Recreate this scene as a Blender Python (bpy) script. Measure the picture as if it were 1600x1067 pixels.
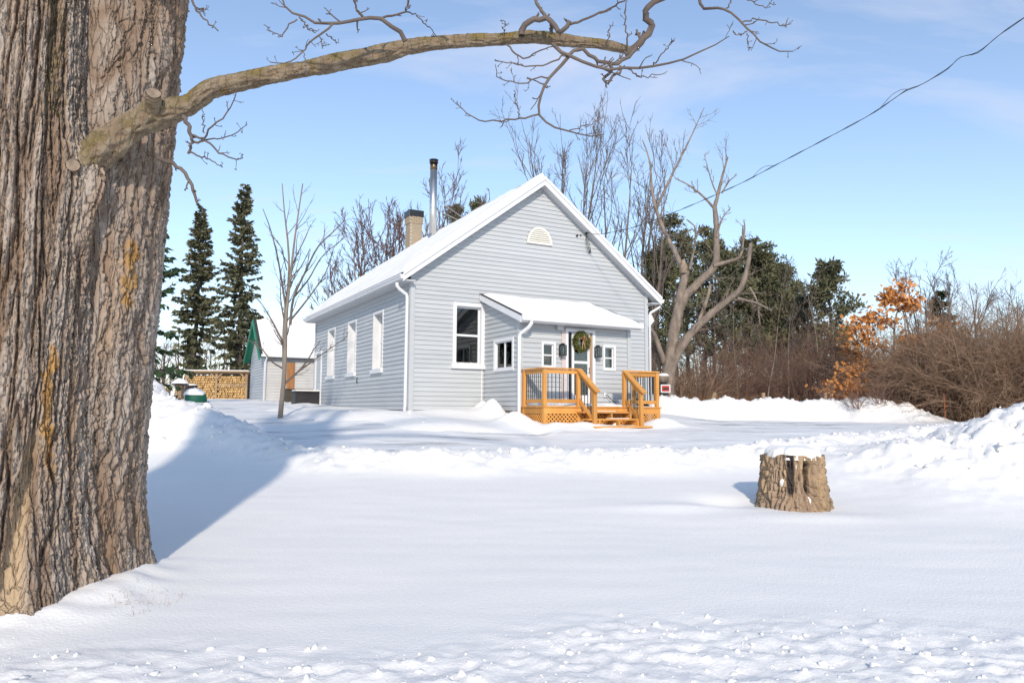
import bpy, math
import numpy as np
from mathutils import Matrix, Vector

for o in list(bpy.data.objects): bpy.data.objects.remove(o, do_unlink=True)
scene = bpy.context.scene
COL = scene.collection

# ------------------------------------------------------------------ camera
F_PX, PITCH, ROLL, YAW, CZ = 1150.0, math.radians(5.36), math.radians(0.38), math.radians(28.3), 1.6
_cp, _sp, _c, _s = math.cos(PITCH), math.sin(PITCH), math.cos(ROLL), math.sin(ROLL)
_fwd = np.array([0, _cp, _sp]); _dn = np.array([0, _sp, -_cp]); _rt = np.array([1.0, 0, 0])
AX, AY, AF = _rt*_c - _dn*_s, _rt*_s + _dn*_c, _fwd
CAM = np.array([0, 0, CZ])
cd = bpy.data.cameras.new('camera'); cam = bpy.data.objects.new('camera', cd); COL.objects.link(cam)
cd.sensor_width = 36.0; cd.lens = 36.0*F_PX/1600.0; cd.clip_start = 0.05; cd.clip_end = 3000
m = Matrix.Identity(4)
for i in range(3):
    m[i][0] = AX[i]; m[i][1] = -AY[i]; m[i][2] = -AF[i]; m[i][3] = CAM[i]
cam.matrix_world = m
scene.camera = cam

# ------------------------------------------------------------------ sky, sun, exposure
SUN_AZ, SUN_EL = math.radians(4.0), math.radians(26.0)     # azimuth measured from straight behind the camera, + to the right
SDIR = Vector((math.sin(SUN_AZ)*math.cos(SUN_EL), -math.cos(SUN_AZ)*math.cos(SUN_EL), math.sin(SUN_EL)))
world = bpy.data.worlds.new('World'); scene.world = world; world.use_nodes = True
wn, wl = world.node_tree.nodes, world.node_tree.links
wn.clear()
w_out = wn.new('ShaderNodeOutputWorld'); w_bg = wn.new('ShaderNodeBackground'); w_bg.inputs['Strength'].default_value = 0.14
w_sky = wn.new('ShaderNodeTexSky'); w_sky.sky_type = 'NISHITA'; w_sky.sun_disc = False
w_sky.sun_elevation = SUN_EL; w_sky.sun_rotation = math.atan2(SDIR.x, SDIR.y)
w_sky.air_density = 1.0; w_sky.dust_density = 0.0; w_sky.ozone_density = 2.0
w_tc = wn.new('ShaderNodeTexCoord')
# thin cirrus: streaky noise on the sky dome direction, projected on a high plane
w_sep = wn.new('ShaderNodeSeparateXYZ'); wl.new(w_tc.outputs['Generated'], w_sep.inputs[0])
w_z = wn.new('ShaderNodeMath'); w_z.operation = 'MAXIMUM'; w_z.inputs[1].default_value = 0.0; wl.new(w_sep.outputs['Z'], w_z.inputs[0])
w_z2 = wn.new('ShaderNodeMath'); w_z2.operation = 'ADD'; w_z2.inputs[1].default_value = 0.25; wl.new(w_z.outputs[0], w_z2.inputs[0])
w_dx = wn.new('ShaderNodeMath'); w_dx.operation = 'DIVIDE'; wl.new(w_sep.outputs['X'], w_dx.inputs[0]); wl.new(w_z2.outputs[0], w_dx.inputs[1])
w_dy = wn.new('ShaderNodeMath'); w_dy.operation = 'DIVIDE'; wl.new(w_sep.outputs['Y'], w_dy.inputs[0]); wl.new(w_z2.outputs[0], w_dy.inputs[1])
w_cmb = wn.new('ShaderNodeCombineXYZ'); wl.new(w_dx.outputs[0], w_cmb.inputs[0]); wl.new(w_dy.outputs[0], w_cmb.inputs[1])
w_map = wn.new('ShaderNodeMapping'); w_map.inputs['Rotation'].default_value = (0, 0, 0.5); w_map.inputs['Scale'].default_value = (0.9, 2.2, 1)
wl.new(w_cmb.outputs[0], w_map.inputs['Vector'])
w_n = wn.new('ShaderNodeTexNoise'); w_n.inputs['Scale'].default_value = 1.3; w_n.inputs['Detail'].default_value = 9; w_n.inputs['Roughness'].default_value = 0.58; w_n.inputs['Distortion'].default_value = 0.5
wl.new(w_map.outputs[0], w_n.inputs['Vector'])
w_r = wn.new('ShaderNodeMapRange'); w_r.inputs['From Min'].default_value = 0.51; w_r.inputs['From Max'].default_value = 0.78; w_r.inputs['To Max'].default_value = 0.7
wl.new(w_n.outputs['Fac'], w_r.inputs['Value'])
# an even thin veil too, which a low look passes through at a longer slant (1/sin of the elevation)
w_v1 = wn.new('ShaderNodeMath'); w_v1.operation = 'ADD'; w_v1.inputs[1].default_value = 0.10; wl.new(w_z.outputs[0], w_v1.inputs[0])
w_v2 = wn.new('ShaderNodeMath'); w_v2.operation = 'DIVIDE'; w_v2.inputs[0].default_value = 0.06; wl.new(w_v1.outputs[0], w_v2.inputs[1])
w_v3 = wn.new('ShaderNodeMath'); w_v3.operation = 'ADD'; w_v3.use_clamp = True; wl.new(w_r.outputs[0], w_v3.inputs[0]); wl.new(w_v2.outputs[0], w_v3.inputs[1])
w_mix = wn.new('ShaderNodeMix'); w_mix.data_type = 'RGBA'
wl.new(w_v3.outputs[0], w_mix.inputs[0]); wl.new(w_sky.outputs[0], w_mix.inputs[6]); w_mix.inputs[7].default_value = (3.7, 3.85, 4.5, 1)
wl.new(w_mix.outputs[2], w_bg.inputs['Color']); wl.new(w_bg.outputs[0], w_out.inputs['Surface'])

sd = bpy.data.lights.new('sun', 'SUN'); sd.energy = 2.25; sd.angle = math.radians(2.2); sd.color = (1.0, 0.89, 0.74)
sun = bpy.data.objects.new('sun', sd); COL.objects.link(sun); sun.rotation_euler = (-SDIR).to_track_quat('-Z', 'Y').to_euler()
scene.view_settings.view_transform = 'Standard'; scene.view_settings.look = 'None'; scene.view_settings.gamma = 1
scene.view_settings.exposure = 0.63; scene.view_settings.use_curve_mapping = False

# ------------------------------------------------------------------ helpers
def ray(u, v): return AX*(u-800)/F_PX + AY*(v-533.5)/F_PX + AF
def at(u, v, Y):
    r = ray(u, v); return CAM + r*(Y/r[1])
A0 = at(639.5, 640, 19.6)                      # the house's near left corner, at the foot of the siding
EX = np.array([math.cos(YAW), math.sin(YAW), 0]); EY = np.array([-math.sin(YAW), math.cos(YAW), 0])
def HW(x, y, z): return np.array([A0[0], A0[1], 0]) + EX*x + EY*y + np.array([0, 0, z])

_perm = np.random.RandomState(7).permutation(256); _perm = np.concatenate([_perm]*3)
_g3 = np.random.RandomState(8).normal(size=(256, 3)); _g3 /= np.linalg.norm(_g3, axis=1)[:, None]
def pn(x, y, z=0.0, s=0):
    """perlin noise, about -1..1, vectorised"""
    x, y, z = np.broadcast_arrays(np.asarray(x, float)+s*17.13, np.asarray(y, float)-s*5.71, np.asarray(z, float)+s*3.37)
    xi, yi, zi = np.floor(x).astype(int), np.floor(y).astype(int), np.floor(z).astype(int)
    xf, yf, zf = x-xi, y-yi, z-zi
    xi &= 255; yi &= 255; zi &= 255
    fx, fy, fz = (t*t*t*(t*(t*6-15)+10) for t in (xf, yf, zf))
    def g(i, j, k):
        h = _perm[_perm[_perm[(xi+i) & 255]+((yi+j) & 255)]+((zi+k) & 255)] & 255
        G = _g3[h]; return G[..., 0]*(xf-i)+G[..., 1]*(yf-j)+G[..., 2]*(zf-k)
    l = lambda a, b, t: a+(b-a)*t
    return 1.5*l(l(l(g(0,0,0), g(1,0,0), fx), l(g(0,1,0), g(1,1,0), fx), fy), l(l(g(0,0,1), g(1,0,1), fx), l(g(0,1,1), g(1,1,1), fx), fy), fz)
def fbm(x, y, z=0.0, o=4, s=0, gain=.5):
    t, a, f = 0, 1.0, 1.0
    for i in range(o): t = t+a*pn(np.asarray(x)*f, np.asarray(y)*f, np.asarray(z)*f, s+i); a *= gain; f *= 2.03
    return t
def sst(a, b, x):
    t = np.clip((np.asarray(x, float)-a)/(b-a), 0, 1); return t*t*(3-2*t)

def tag(o, label, cat, group=None):
    o['label'] = label; o['category'] = cat
    if group: o['group'] = group
    return o
def link(name, me, mat=None, parent=None):
    o = bpy.data.objects.new(name, me); COL.objects.link(o)
    if me is not None and mat is not None and not me.materials: me.materials.append(mat)
    if parent: o.parent = parent
    return o
def thing(name, label, cat, loc=(0, 0, 0), rz=0.0, group=None):
    o = bpy.data.objects.new(name, None); COL.objects.link(o); o.location = loc; o.rotation_euler = (0, 0, rz); o.empty_display_size = .2
    return tag(o, label, cat, group)
def np_mesh(name, V, Fc, smooth=False, attrs=None):
    """mesh from a vertex array and an (n,3) or (n,4) index array"""
    V = np.ascontiguousarray(V, dtype=np.float32).reshape(-1, 3); Fc = np.ascontiguousarray(Fc, dtype=np.int32)
    n, k = Fc.shape
    me = bpy.data.meshes.new(name); me.vertices.add(len(V)); me.vertices.foreach_set('co', V.ravel())
    me.loops.add(n*k); me.loops.foreach_set('vertex_index', Fc.ravel())
    me.polygons.add(n); me.polygons.foreach_set('loop_start', np.arange(n, dtype=np.int32)*k)
    me.polygons.foreach_set('loop_total', np.full(n, k, dtype=np.int32))
    if smooth: me.polygons.foreach_set('use_smooth', np.ones(n, dtype=bool))
    for an, av in (attrs or {}).items():
        a = me.attributes.new(an, 'FLOAT', 'POINT'); a.data.foreach_set('value', np.asarray(av, dtype=np.float32).ravel())
    me.update(calc_edges=True); me.validate()
    return me
class MB:
    """collects boxes, prisms, tubes into one mesh"""
    def __init__(self): self.v = []; self.f = []
    def add(self, V, Fc):
        o = len(self.v); self.v += [tuple(p) for p in V]; self.f += [tuple(i+o for i in f) for f in Fc]; return self
    def box(self, a, b):
        x0, y0, z0 = a; x1, y1, z1 = b
        return self.add([(x0,y0,z0),(x1,y0,z0),(x1,y1,z0),(x0,y1,z0),(x0,y0,z1),(x1,y0,z1),(x1,y1,z1),(x0,y1,z1)],
                        [(0,3,2,1),(4,5,6,7),(0,1,5,4),(1,2,6,5),(2,3,7,6),(3,0,4,7)])
    def hexa(self, p): return self.add(p, [(0,3,2,1),(4,5,6,7),(0,1,5,4),(1,2,6,5),(2,3,7,6),(3,0,4,7)])
    def prism(self, poly, d):
        """poly: 3D polygon, extruded by vector d"""
        n = len(poly); P = [np.array(p, float) for p in poly]; Q = [p+np.array(d) for p in P]
        return self.add(P+Q, [tuple(range(n-1, -1, -1)), tuple(range(n, 2*n))]+[(i, (i+1) % n, n+(i+1) % n, n+i) for i in range(n)])
    def bar(self, p, q, w, h=None, up=(0, 0, 1)):
        """a rectangular bar from p to q, w wide and h deep"""
        h = h or w; p = np.array(p, float); q = np.array(q, float); d = q-p; d /= np.linalg.norm(d); up = np.array(up, float)
        s = np.cross(d, up)
        if np.linalg.norm(s) < 1e-5: s = np.cross(d, (1, 0, 0))
        s /= np.linalg.norm(s); t = np.cross(s, d); s = s*w/2; t = t*h/2
        return self.hexa([p-s-t, p+s-t, p+s+t, p-s+t, q-s-t, q+s-t, q+s+t, q-s+t])
    def tube(self, pts, r, n=8, cap=True):
        pts = np.array(pts, float); P = len(pts); r = np.broadcast_to(np.asarray(r, float), (P,))
        V, Fc = tubes(pts[None], r[None], n)
        self.add(V, Fc)
        if cap:
            o = len(self.v)-P*n; self.f.append(tuple(o+i for i in range(n-1, -1, -1))); self.f.append(tuple(o+(P-1)*n+i for i in range(n)))
        return self
    def lathe(self, prof, c=(0, 0, 0), n=16):
        V = [(c[0]+r*math.cos(2*math.pi*i/n), c[1]+r*math.sin(2*math.pi*i/n), c[2]+z) for r, z in prof for i in range(n)]
        Fc = [(k*n+i, k*n+(i+1) % n, (k+1)*n+(i+1) % n, (k+1)*n+i) for k in range(len(prof)-1) for i in range(n)]
        Fc += [tuple(range(n-1, -1, -1)), tuple((len(prof)-1)*n+i for i in range(n))]
        return self.add(V, Fc)
    def mesh(self, name, smooth=False):
        me = bpy.data.meshes.new(name); me.from_pydata([tuple(map(float, p)) for p in self.v], [], self.f); me.update()
        if smooth: me.polygons.foreach_set('use_smooth', np.ones(len(me.polygons), dtype=bool))
        return me
    def build(self, name, mat, parent=None, smooth=False, bevel=0.0):
        o = link(name, self.mesh(name, smooth), mat, parent)
        if bevel:
            b = o.modifiers.new('bevel', 'BEVEL'); b.width = bevel; b.segments = 2; b.limit_method = 'ANGLE'
        return o
def tubes(paths, radii, n):
    """(B,P,3) paths and (B,P) radii -> verts, quads"""
    paths = np.asarray(paths, float); radii = np.asarray(radii, float); B, P, _ = paths.shape
    d = np.gradient(paths, axis=1); d /= np.linalg.norm(d, axis=2, keepdims=True)+1e-9
    ref = np.where(np.abs(d[:, :1, 2:3]) > .9, np.array([1.0, 0, 0]), np.array([0, 0, 1.0]))
    ref = np.broadcast_to(ref, d.shape)
    a = np.cross(d, ref); a /= np.linalg.norm(a, axis=2, keepdims=True)+1e-9; b = np.cross(d, a)
    t = 2*np.pi*np.arange(n)/n
    V = paths[:, :, None]+radii[:, :, None, None]*(a[:, :, None]*np.cos(t)[None, None, :, None]+b[:, :, None]*np.sin(t)[None, None, :, None])
    V = V.reshape(-1, 3)
    i = np.arange(B)[:, None, None]*P*n; j = np.arange(P-1)[None, :, None]*n; k = np.arange(n)[None, None, :]; k2 = (k+1) % n
    Q = np.stack([i+j+k, i+j+k2, i+j+n+k2, i+j+n+k], -1).reshape(-1, 4)
    return V, Q
def join(parts):
    V, Fc, o = [], [], 0
    for v, f in parts: V.append(v); Fc.append(np.asarray(f)+o); o += len(v)
    return np.concatenate(V), np.concatenate(Fc)
def resample(pts, rad, P):
    """Catmull-Rom resampling of a polyline with radii"""
    pts = np.asarray(pts, float); rad = np.asarray(rad, float); n = len(pts)
    e = np.concatenate([[2*pts[0]-pts[1]], pts, [2*pts[-1]-pts[-2]]])
    L = np.concatenate([[0], np.cumsum(np.linalg.norm(np.diff(pts, axis=0), axis=1))]); L /= L[-1]
    t = np.interp(np.linspace(0, 1, P), L, np.arange(n)); i = np.minimum(t.astype(int), n-2); f = (t-i)[:, None]
    p0, p1, p2, p3 = e[i], e[i+1], e[i+2], e[i+3]
    q = .5*(2*p1+(p2-p0)*f+(2*p0-5*p1+4*p2-p3)*f**2+(3*p1-p0-3*p2+p3)*f**3)
    return q, np.interp(t, np.arange(n), rad)
def unit(v): return v/(np.linalg.norm(v, axis=-1, keepdims=True)+1e-9)
def wander(start, dirs, lens, P, rng, wob=.25, up=0.0):
    """random curved paths (B,P,3)"""
    B = len(start); pts = [start]; d = unit(dirs); step = (lens/(P-1))[:, None]
    for k in range(P-1):
        d = unit(d+rng.normal(size=(B, 3))*wob+np.array([0, 0, up]))
        pts.append(pts[-1]+d*step)
    return np.stack(pts, 1)
def kids(paths, radii, n, rng, t0=.25, t1=1.0, ang=(.4, .9), lr=(.35, .6), rr=.6, P=5, wob=.2, up=.05, rmin=.004, tip=.35, bias=None):
    """children of every path: returns paths, radii"""
    B, PP, _ = paths.shape
    L = np.linalg.norm(np.diff(paths, axis=1), axis=2).sum(1)
    t = rng.uniform(t0, t1, (B, n)); x = t*(PP-1); i = np.minimum(x.astype(int), PP-2); f = (x-i)[..., None]
    b = np.arange(B)[:, None]
    p = paths[b, i]*(1-f)+paths[b, i+1]*f; d = unit(paths[b, i+1]-paths[b, i]); r = radii[b, i]*(1-f[..., 0])+radii[b, i+1]*f[..., 0]
    q = unit(np.cross(d, rng.normal(size=d.shape))); a = rng.uniform(ang[0], ang[1], (B, n))[..., None]
    cdn = d*np.cos(a)+q*np.sin(a)
    if bias is not None: cdn = unit(cdn+np.array(bias))
    ln = L[:, None]*rng.uniform(lr[0], lr[1], (B, n))*(1-.45*t)
    cr = np.maximum(r*rr, rmin)
    pp = wander(p.reshape(-1, 3), cdn.reshape(-1, 3), ln.ravel(), P, rng, wob, up)
    rad = np.maximum(cr.reshape(-1, 1)*np.linspace(1, tip, P)[None], rmin*.6)
    return pp, rad

# ------------------------------------------------------------------ materials
def mat(name, col, col2=None, scale=6.0, rough=.8, bump=0.0, bscale=40.0, stretch=(1, 1, 1), metal=0.0, spec=.3, detail=5, obj=True, contrast=(.35, .65), vary=0.0):
    mt = bpy.data.materials.new(name); mt.use_nodes = True; N, Lk = mt.node_tree.nodes, mt.node_tree.links
    b = N['Principled BSDF']; b.inputs['Roughness'].default_value = rough; b.inputs['Metallic'].default_value = metal
    b.inputs['Specular IOR Level'].default_value = spec
    tc = N.new('ShaderNodeTexCoord'); mp = N.new('ShaderNodeMapping'); mp.inputs['Scale'].default_value = stretch
    Lk.new(tc.outputs['Object'], mp.inputs['Vector'])
    out = None
    if col2 is None and not vary: b.inputs['Base Color'].default_value = (*col, 1)
    else:
        n = N.new('ShaderNodeTexNoise'); n.inputs['Scale'].default_value = scale; n.inputs['Detail'].default_value = detail
        Lk.new(mp.outputs[0], n.inputs['Vector'])
        r = N.new('ShaderNodeMapRange'); r.inputs['From Min'].default_value = contrast[0]; r.inputs['From Max'].default_value = contrast[1]; Lk.new(n.outputs['Fac'], r.inputs['Value'])
        mx = N.new('ShaderNodeMix'); mx.data_type = 'RGBA'; mx.inputs[6].default_value = (*col, 1); mx.inputs[7].default_value = (*(col2 or col), 1)
        Lk.new(r.outputs[0], mx.inputs[0]); out = mx.outputs[2]
        if vary:                                             # each object its own slight tone
            oi = N.new('ShaderNodeObjectInfo'); hs = N.new('ShaderNodeHueSaturation'); vr = N.new('ShaderNodeMapRange')
            vr.inputs['To Min'].default_value = 1-vary; vr.inputs['To Max'].default_value = 1+vary
            Lk.new(oi.outputs['Random'], vr.inputs['Value']); Lk.new(vr.outputs[0], hs.inputs['Value']); Lk.new(out, hs.inputs['Color']); out = hs.outputs[0]
        Lk.new(out, b.inputs['Base Color'])
    if bump:
        n2 = N.new('ShaderNodeTexNoise'); n2.inputs['Scale'].default_value = bscale; n2.inputs['Detail'].default_value = 6; Lk.new(mp.outputs[0], n2.inputs['Vector'])
        bp = N.new('ShaderNodeBump'); bp.inputs['Strength'].default_value = bump; bp.inputs['Distance'].default_value = .02
        Lk.new(n2.outputs['Fac'], bp.inputs['Height']); Lk.new(bp.outputs[0], b.inputs['Normal'])
    mt['_c'] = 1
    return mt
M = {}
M['snow'] = mat('snow', (.91, .875, .83), (.88, .85, .81), scale=.7, rough=.75, bump=.35, bscale=38, spec=.25)
M['snow_soft'] = mat('snow_soft', (.91, .88, .84), (.89, .86, .825), scale=2, rough=.8, bump=.15, bscale=30, spec=.2)
M['siding'] = mat('siding', (.49, .505, .515), (.46, .475, .488), scale=1.2, rough=.55, bump=.04, bscale=60, stretch=(1, 1, 6), vary=.045)
M['white'] = mat('white_paint', (.74, .74, .745), (.69, .69, .70), scale=3, rough=.5, vary=.01)
M['core'] = mat('wall_core', (.42, .43, .45), (.38, .39, .41), rough=.8)
M['soffit'] = mat('soffit', (.55, .56, .57), (.52, .53, .545), scale=2, rough=.6)
M['shingle'] = mat('shingle', (.035, .033, .035), (.07, .065, .065), scale=30, rough=.9, bump=.4)
M['concrete'] = mat('foundation', (.38, .36, .33), (.30, .28, .26), scale=5, rough=.9, bump=.3)
M['cedar'] = mat('cedar', (.66, .32, .085), (.52, .235, .055), scale=5, rough=.65, bump=.2, bscale=30, stretch=(1, 1, .25), vary=.17, contrast=(.25, .75))
M['black'] = mat('black_metal', (.012, .012, .014), (.02, .02, .022), rough=.35, spec=.5)
M['steel'] = mat('steel', (.70, .68, .65), (.62, .60, .57), scale=3, rough=.38, metal=1.0)
M['sooty'] = mat('sooty_steel', (.30, .20, .11), (.10, .08, .06), scale=5, rough=.35, metal=1.0)
M['brick'] = mat('buff_brick', (.44, .35, .25), (.36, .28, .19), scale=14, rough=.9, bump=.4, vary=.06)
M['mortar'] = mat('mortar', (.45, .42, .37), (.40, .36, .31), scale=14, rough=.95)
M['glass_in'] = mat('dark_room', (.05, .05, .055), (.09, .085, .08), scale=1.5, rough=.9)
M['teal'] = mat('teal_cloth', (.10, .22, .28), (.08, .17, .22), rough=.9)
M['tan'] = mat('tan_board', (.42, .28, .18), (.36, .23, .15), rough=.8)
M['green'] = mat('green_metal', (.02, .22, .12), (.015, .18, .10), scale=4, rough=.5)
M['tarp'] = mat('green_cloth', (.015, .13, .08), (.01, .09, .06), scale=3, rough=.6)
M['oldwood'] = mat('old_wood', (.42, .29, .17), (.30, .20, .12), scale=4, rough=.8, bump=.2, stretch=(1, 1, .3), vary=.1)
M['doorwood'] = mat('brown_door', (.40, .19, .07), (.30, .13, .05), scale=4, rough=.6, stretch=(3, 3, .4))
M['logend'] = mat('log_end', (.56, .37, .17), (.42, .25, .10), scale=9, rough=.85, vary=.25)
M['darkbox'] = mat('dark_box', (.022, .020, .022), (.035, .032, .033), scale=3, rough=.5)
M['twig'] = mat('twig', (.17, .135, .115), (.11, .085, .072), scale=4, rough=.85)
M['twig_red'] = mat('twig_red', (.17, .105, .09), (.11, .07, .06), scale=3, rough=.85)
M['bark_grey'] = mat('bark_grey', (.30, .25, .205), (.19, .15, .12), scale=5, rough=.9, bump=.6, bscale=25, stretch=(1, 1, .3))
M['bark_dark'] = mat('bark_dark', (.13, .105, .09), (.09, .07, .06), scale=5, rough=.9, bump=.5, bscale=25, stretch=(1, 1, .3))
M['spruce'] = mat('spruce_needles', (.155, .145, .08), (.085, .09, .05), scale=1.1, rough=.8, contrast=(.4, .6))
M['spruce_dark'] = mat('dark_spruce_needles', (.035, .065, .025), (.02, .04, .02), scale=1.1, rough=.8)
M['pine'] = mat('pine_needles', (.155, .15, .075), (.09, .09, .05), scale=.6, rough=.8, contrast=(.4, .6))
M['oakleaf'] = mat('oak_leaves', (.68, .30, .09), (.48, .20, .06), scale=3, rough=.75)
M['brush'] = mat('brush_twigs', (.36, .235, .15), (.23, .15, .10), scale=1.0, rough=.9)
M['brush_red'] = mat('red_brush_twigs', (.24, .14, .10), (.17, .105, .08), scale=1.0, rough=.9)
M['grass'] = mat('dry_grass', (.42, .23, .09), (.30, .17, .07), scale=2, rough=.9)
M['leaf'] = mat('wreath_leaves', (.06, .085, .02), (.13, .12, .03), scale=14, rough=.6, contrast=(.42, .58))
M['dried'] = mat('dried_flowers', (.30, .16, .09), (.36, .26, .12), scale=20, rough=.8)
M['cut'] = mat('cut_wood', (.36, .27, .19), (.20, .15, .11), scale=12, rough=.85, bump=.3)
M['red'] = mat('red_paint', (.50, .03, .025), rough=.5, col2=(.42, .02, .02))
M['orange'] = mat('orange_paint', (.65, .17, .04), (.55, .13, .03), rough=.6)
M['lampglass'] = mat('lamp_glass', (.25, .27, .28), (.22, .24, .25), rough=.08, spec=.6)
# glass: a thin pane that mirrors at a glancing look and lets the room show through
g = bpy.data.materials.new('window_glass'); g.use_nodes = True; N, Lk = g.node_tree.nodes, g.node_tree.links; N.clear()
o_ = N.new('ShaderNodeOutputMaterial'); mx = N.new('ShaderNodeMixShader'); tr = N.new('ShaderNodeBsdfTransparent'); gl = N.new('ShaderNodeBsdfGlossy'); fr_ = N.new('ShaderNodeFresnel')
tr.inputs['Color'].default_value = (.75, .78, .78, 1); gl.inputs['Roughness'].default_value = .02; fr_.inputs['IOR'].default_value = 1.7
Lk.new(fr_.outputs[0], mx.inputs[0]); Lk.new(tr.outputs[0], mx.inputs[1]); Lk.new(gl.outputs[0], mx.inputs[2]); Lk.new(mx.outputs[0], o_.inputs['Surface'])
M['glass'] = g
# driveway: packed snow with bare icy streaks along the way
dm = mat('packed_snow', (.87, .855, .835), (.80, .79, .775), scale=1.2, rough=.6, bump=.5, bscale=9, stretch=(.35, 1.6, 1)); M['drive'] = dm
N, Lk = dm.node_tree.nodes, dm.node_tree.links
b = N['Principled BSDF']; src = b.inputs['Base Color'].links[0].from_socket
tc = N.new('ShaderNodeTexCoord'); mp = N.new('ShaderNodeMapping'); mp.inputs['Scale'].default_value = (.28, 1.9, 1); mp.inputs['Rotation'].default_value = (0, 0, .12)
n = N.new('ShaderNodeTexNoise'); n.inputs['Scale'].default_value = 1.1; n.inputs['Detail'].default_value = 8; n.inputs['Roughness'].default_value = .62
Lk.new(tc.outputs['Object'], mp.inputs[0]); Lk.new(mp.outputs[0], n.inputs[0])
r = N.new('ShaderNodeMapRange'); r.inputs['From Min'].default_value = .545; r.inputs['From Max'].default_value = .72; r.inputs['To Max'].default_value = .95; Lk.new(n.outputs[0], r.inputs[0])
mx = N.new('ShaderNodeMix'); mx.data_type = 'RGBA'; mx.inputs[7].default_value = (.20, .215, .22, 1); Lk.new(r.outputs[0], mx.inputs[0]); Lk.new(src, mx.inputs[6]); Lk.new(mx.outputs[2], b.inputs['Base Color'])
# maple bark: plates, deep-bark brown with furrow shade painted in, orange lichen and one bare strip, each from its own attribute
bm_ = mat('maple_bark', (.44, .355, .285), (.31, .245, .195), scale=7, rough=.9, bump=1.0, bscale=38, stretch=(1, 1, .28), contrast=(.3, .7)); M['maple'] = bm_
N, Lk = bm_.node_tree.nodes, bm_.node_tree.links; b = N['Principled BSDF']; src = b.inputs['Base Color'].links[0].from_socket
def amix(src, attr, col, k=1.0):
    a = N.new('ShaderNodeAttribute'); a.attribute_name = attr
    mu = N.new('ShaderNodeMath'); mu.operation = 'MULTIPLY'; mu.inputs[1].default_value = k; Lk.new(a.outputs['Fac'], mu.inputs[0])
    x = N.new('ShaderNodeMix'); x.data_type = 'RGBA'; x.inputs[7].default_value = (*col, 1); Lk.new(mu.outputs[0], x.inputs[0]); Lk.new(src, x.inputs[6]); return x.outputs[2]
vt = N.new('ShaderNodeTexVoronoi'); vt.feature = 'DISTANCE_TO_EDGE'; vt.inputs['Scale'].default_value = 17; vt.inputs['Randomness'].default_value = 1
tcb = N.new('ShaderNodeTexCoord'); mpb = N.new('ShaderNodeMapping'); mpb.inputs['Scale'].default_value = (1, 1, .22); nzb = N.new('ShaderNodeTexNoise'); nzb.inputs['Scale'].default_value = 9; nzb.inputs['Detail'].default_value = 4
adb = N.new('ShaderNodeMix'); adb.data_type = 'VECTOR'; adb.inputs[0].default_value = .12
Lk.new(tcb.outputs['Object'], mpb.inputs[0]); Lk.new(mpb.outputs[0], nzb.inputs['Vector']); Lk.new(mpb.outputs[0], adb.inputs[4]); Lk.new(nzb.outputs['Color'], adb.inputs[5]); Lk.new(adb.outputs[1], vt.inputs['Vector'])
rmb = N.new('ShaderNodeMapRange'); rmb.inputs['From Max'].default_value = .10; Lk.new(vt.outputs['Distance'], rmb.inputs['Value'])
bpb = N.new('ShaderNodeBump'); bpb.inputs['Strength'].default_value = .8; bpb.inputs['Distance'].default_value = .025; Lk.new(rmb.outputs[0], bpb.inputs['Height'])
old_n = b.inputs['Normal'].links[0].from_socket; Lk.new(old_n, bpb.inputs['Normal']); Lk.new(bpb.outputs[0], b.inputs['Normal'])
src = amix(src, 'tone', (.50, .43, .37), .6); src = amix(src, 'warm', (.40, .26, .16), .6); src = amix(src, 'inner_shade', (.21, .13, .08), .8); src = amix(src, 'moss', (.15, .12, .03), .7); src = amix(src, 'bare', (.50, .36, .22), .9); src = amix(src, 'lichen', (.44, .21, .025), .8)
Lk.new(src, b.inputs['Base Color'])

# ------------------------------------------------------------------ the lie of the land
def _prof(pts):
    ys = np.arange(-60, 900, .1); zs = np.interp(ys, *zip(*pts)); k = np.exp(-.5*(np.arange(-30, 31)/11.0)**2); k /= k.sum()
    return ys, np.convolve(np.pad(zs, 30, 'edge'), k, 'valid')
_PL = _prof([(-60,0),(4.5,0),(7,.12),(10,.42),(14,.84),(18,1.2),(22,1.5),(28,1.74),(36,2.0),(45,2.2),(80,2.4),(900,2.4)])
_PR = _prof([(-60,0),(4.5,0),(7,.10),(9.6,.32),(14,.8),(18,1.14),(22,1.25),(27,1.33),(40,1.35),(900,1.4)])
HWID, HLEN, ZB, ZT, ZAP = 7.94, 10.6, 1.60, 5.29, 8.27          # house: width, length, foot, eave and apex heights
PX0, PX1, PF = 2.2, 5.66, -2.06                                 # porch: left, right, front
def hloc(x, y):
    dx, dy = x-A0[0], y-A0[1]; return dx*EX[0]+dy*EX[1], dx*EY[0]+dy*EY[1]
_DP = np.array([(34, 23.5), (9, 19.5), (3, 15.6), (-2.5, 15.0), (-6.2, 17.6), (-9.5, 23), (-10.5, 30)])
def drive_sd(x, y):
    """signed distance to the driveway's edge, negative inside"""
    d = np.full(np.shape(x), 1e9)
    for (ax, ay), (bx, by) in zip(_DP[:-1], _DP[1:]):
        t = np.clip(((x-ax)*(bx-ax)+(y-ay)*(by-ay))/((bx-ax)**2+(by-ay)**2), 0, 1)
        w = 1.9 if ax > 0 else 1.75
        d = np.minimum(d, np.hypot(x-ax-t*(bx-ax), y-ay-t*(by-ay))-w)
    d = np.minimum(d, np.hypot((x-8.5)/1.25, y-22.2)-4.0)
    return d+.25*pn(x*.7, y*.7, 0, 3)
def ga(x, y, cx, cy, sx, sy=None): return np.exp(-((x-cx)/sx)**2-((y-cy)/(sy or sx))**2)
TRUNK = (-4.20, 6.15); STUMP = at(1240, 795, 10.05)[:2]
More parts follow.
